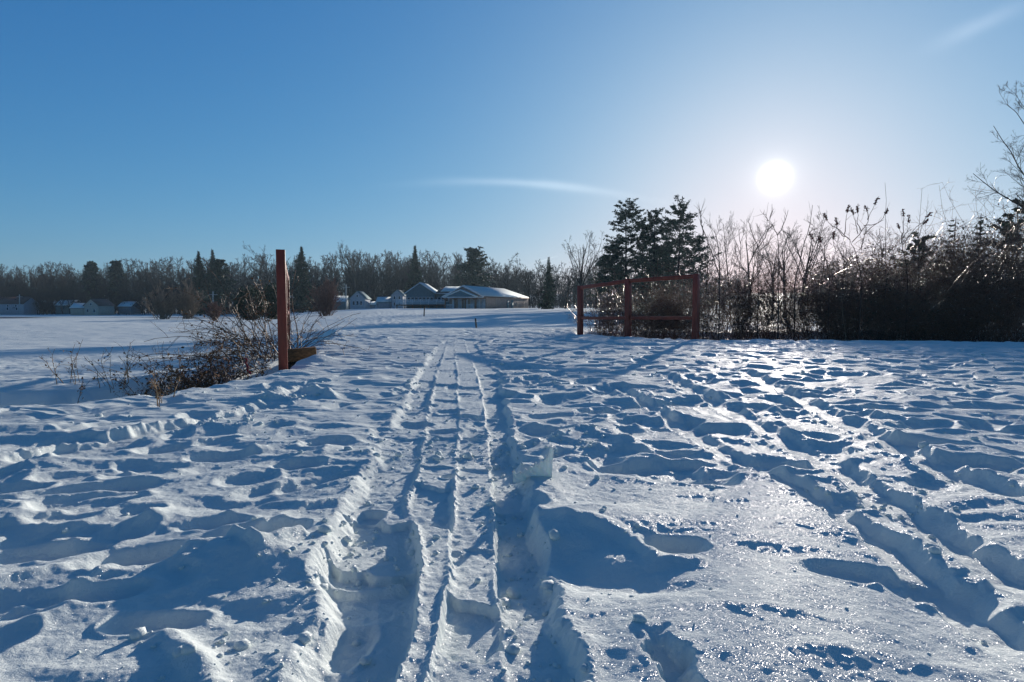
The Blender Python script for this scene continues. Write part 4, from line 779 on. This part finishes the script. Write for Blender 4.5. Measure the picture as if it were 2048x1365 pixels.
r = MB(); roofslab(r, 7.1, -.3, 14.3, 3.85, 6.25, .4, .12, 0, 3.5); rw = xf(r, 0, off).build('wing_roof', M_BROOF, e); s_ = MB(); roofslab(s_, 7.1, -.1, 14.1, 3.85, 6.25, .3, .15, .14, 3.5); xf(s_, 0, off).build('roof_snow', M_SNOW2, rw)
t = MB(); t.beam((-.6, -.38, 3.5), (3.5, -.38, 6.35), .10, .24); t.beam((7.5, -.38, 3.65), (3.5, -.38, 6.35), .10, .24); xf(t, 0, off).build('barge_board', M_TRIM, e)
off2 = (-26.4+7.1-cx0, 151-cy0, 0)
b = MB(); b.box((0, 0, -.7), (9.5, 8, 3.8)); xf(b, 0, off2).build('link_wall', M_SLATE, e)
r = MB(); V = [(-.1, -.5, 3.7), (9.6, -.5, 3.7), (9.6, 4, 5.3), (1.6, 4, 5.3)]; V += [(a, b_2, c+.12) for a, b_2, c in V]; r.add(V, np.array([[0, 3, 2, 1], [4, 5, 6, 7], [0, 1, 5, 4], [1, 2, 6, 5], [2, 3, 7, 6], [3, 0, 4, 7]])); rl = xf(r, 0, off2).build('link_roof', M_BROOF, e)
s_ = MB(); V = [(1.4, .3, 4.2), (9.5, .3, 4.2), (9.5, 4, 5.5), (2.2, 4, 5.5)]; V += [(a, b_2, c+.12) for a, b_2, c in V]; s_.add(V, np.array([[0, 3, 2, 1], [4, 5, 6, 7], [0, 1, 5, 4], [1, 2, 6, 5], [2, 3, 7, 6], [3, 0, 4, 7]])); xf(s_, 0, off2).build('roof_snow', M_SNOW2, rl)
t = MB(); t.box((-.1, -.62, 3.62), (8.2, -.52, 3.86)); xf(t, 0, off2).build('gutter', M_TRIM, e)
for k in range(7): window(e, 0, off, .25+.95*k, 0, 1.7, .85, 1.15)
for k in range(6): window(e, 0, off2, .6+.95*k, 0, 1.7, .85, 1.15)
dk = (-26.9-cx0, 139.5-cy0, 0)
t = MB(); t.box((0, 0, .72), (11.4, 10.4, .95)); d_ = xf(t, 0, dk).build('deck', M_POST, e)
t = MB(); t.box((0, .02, 2.02), (11.4, .12, 2.12)); t.box((0, .02, 1.05), (11.4, .12, 1.12)); t.box((.02, .14, 2.02), (.12, 10, 2.12))
for k in range(7): t.box((1.86*k, -.02, .95), (1.86*k+.14, .01, 2.2))
for k in range(76): t.box((.05+.15*k, .04, 1.12), (.12+.15*k, .10, 2.02))
xf(t, 0, dk).build('railing', M_TRIM, d_)
for k in range(7): t = MB(); t.box((1.85*k+.03, .15, -.9), (1.85*k+.25, .37, .72)); xf(t, 0, dk).build('deck_post', M_POST, e)
# road across the far left valley
M_ROAD = mat('asphalt', (.05, .05, .055), .8, .3, .3)
xs = np.linspace(-330, -50, 90); Yr = 118+xs*.02
V = []
for x_, y_ in zip(xs, Yr):
    for dy in (-4.0, 4.0): V.append((x_, y_+dy, H(x_, y_+dy)+.10))
V = np.array(V); n = len(xs); F_ = np.array([[2*i, 2*i+2, 2*i+3, 2*i+1] for i in range(n-1)])
g = MB(); g.add(V, F_); tag(g.build('road', M_ROAD), kind='structure')
# ------------------------------------------------------------------ loose snow
rg_ = np.random.default_rng(9)
def clod(rng, r, sub=2):
    import bmesh
    bm = bmesh.new(); bmesh.ops.create_icosphere(bm, subdivisions=sub, radius=1.0); v = np.array([q.co[:] for q in bm.verts]); f = np.array([[w.index for w in q.verts] for q in bm.faces]); bm.free()
    s = rng.normal(size=(5, 3)); n = sum(np.sin(v@(s[i]*(1.5+i))+i) for i in range(5))*.10; v = v*(1+n[:, None])*np.array([1, rng.uniform(.6, 1), rng.uniform(.5, .85)]); return v*r, f
base = [clod(rg_, 1.0, 1) for _ in range(6)]
cr = MB(); spots = []
for k in range(1500):
    m_ = rg_.random()
    if m_ < .25:
        t = rg_.random(); li = LE if rg_.random() < .45 else [(1085,1420),(1055,1200),(1030,1090),(1012,1000),(1003,920),(994,850)]; j = rg_.integers(0, len(li)-1); p = at_z(li[j][0]+(li[j+1][0]-li[j][0])*t, li[j][1]+(li[j+1][1]-li[j][1])*t); x, y = p[0]+rg_.normal()*.07, p[1]+rg_.normal()*.04
    elif m_ < .6: p = at_z(*[(590, 790), (470, 840), (760, 1080), (1000, 900), (1760, 1000), (1130, 880), (860, 900), (350, 1330)][rg_.integers(0, 8)]); x, y = p[0]+rg_.normal()*.16, p[1]+rg_.normal()*.13
    else: y = rg_.uniform(1.2, 9); x = rg_.uniform(-.8, .9)*y
    if H(x, y) < -.1: continue
    r = min(.022, .002+rg_.exponential(.0035))*(1+.10*y); v, f = base[k % 6]; a = rg_.uniform(0, 6.28); c, s_ = math.cos(a), math.sin(a)
    q = np.stack([v[:, 0]*c-v[:, 1]*s_, v[:, 0]*s_+v[:, 1]*c, v[:, 2]], 1)*r+np.array([x, y, ZG(x, y)+r*.25]); cr.add(q, f)
o = cr.build('snow_crumbs', M_SNOW, None, True); tag(o, 'crumbs of broken snow scattered along the tracks', 'snow crumbs', kind='stuff')
# upright curved slab of crust beside the ski track
p = at_z(1066, 962); e0 = (p[0], p[1], ZG(p[0], p[1])-.02); b = MB(); ns = 26; nz = 9; sl_ = []
for i in range(ns+1):
    t = i/ns; x = -.085+.17*t; y = .045*math.sin(t*2.2)+.02*t; h = .040+.080*t**1.5+(.012*math.sin(i*1.9)+.008*math.sin(i*4.3)); h += .045*math.exp(-((t-.90)/.04)**2)+.050*math.exp(-((t-.99)/.03)**2)+.020*math.exp(-((t-.03)/.05)**2)
    for j in range(nz+1):
        z = h*j/nz; sl_.append((x+.012*(j/nz)**2*(t-.3), y-.018*(j/nz)**2+.004*math.sin(i*1.3+j), z))
V = np.array(sl_); th = .010; n1 = len(V); bk_ = V+np.array([0, th, 0]); nzz = nz+1
fr = np.array([[i*nzz+j, (i+1)*nzz+j, (i+1)*nzz+j+1, i*nzz+j+1] for i in range(ns) for j in range(nz)]); rim_ = [[i*nzz+nz, (i+1)*nzz+nz, n1+(i+1)*nzz+nz, n1+i*nzz+nz] for i in range(ns)]
rim_ += [[j+1, n1+j+1, n1+j, j] for j in range(nz)] + [[ns*nzz+j, n1+ns*nzz+j, n1+ns*nzz+j+1, ns*nzz+j+1] for j in range(nz)]
b.add(np.concatenate([V, bk_]), np.concatenate([fr, fr[:, ::-1]+n1, np.array(rim_)])); o = b.build('snow_slab', snow_material('thin_crust', True, .25), None, True); o.location = e0
tag(o, 'thin curved slab of snow crust standing up right of the ski track', 'snow slab')
# ------------------------------------------------------------------ haze
hz = MB(); hz.box((-880, -880, -6), (880, 880, 60)); mh = bpy.data.materials.new('haze'); mh.use_nodes = True; t = mh.node_tree; t.nodes.clear()
pv = nd(t, 'ShaderNodeVolumePrincipled'); om = nd(t, 'ShaderNodeOutputMaterial'); t.links.new(pv.outputs[0], om.inputs['Volume']); pv.inputs['Density'].default_value = .00022; pv.inputs['Color'].default_value = (.62, .85, 1, 1); pv.inputs['Anisotropy'].default_value = .3
HZ = hz.build('haze', mh); tag(HZ, kind='stuff')
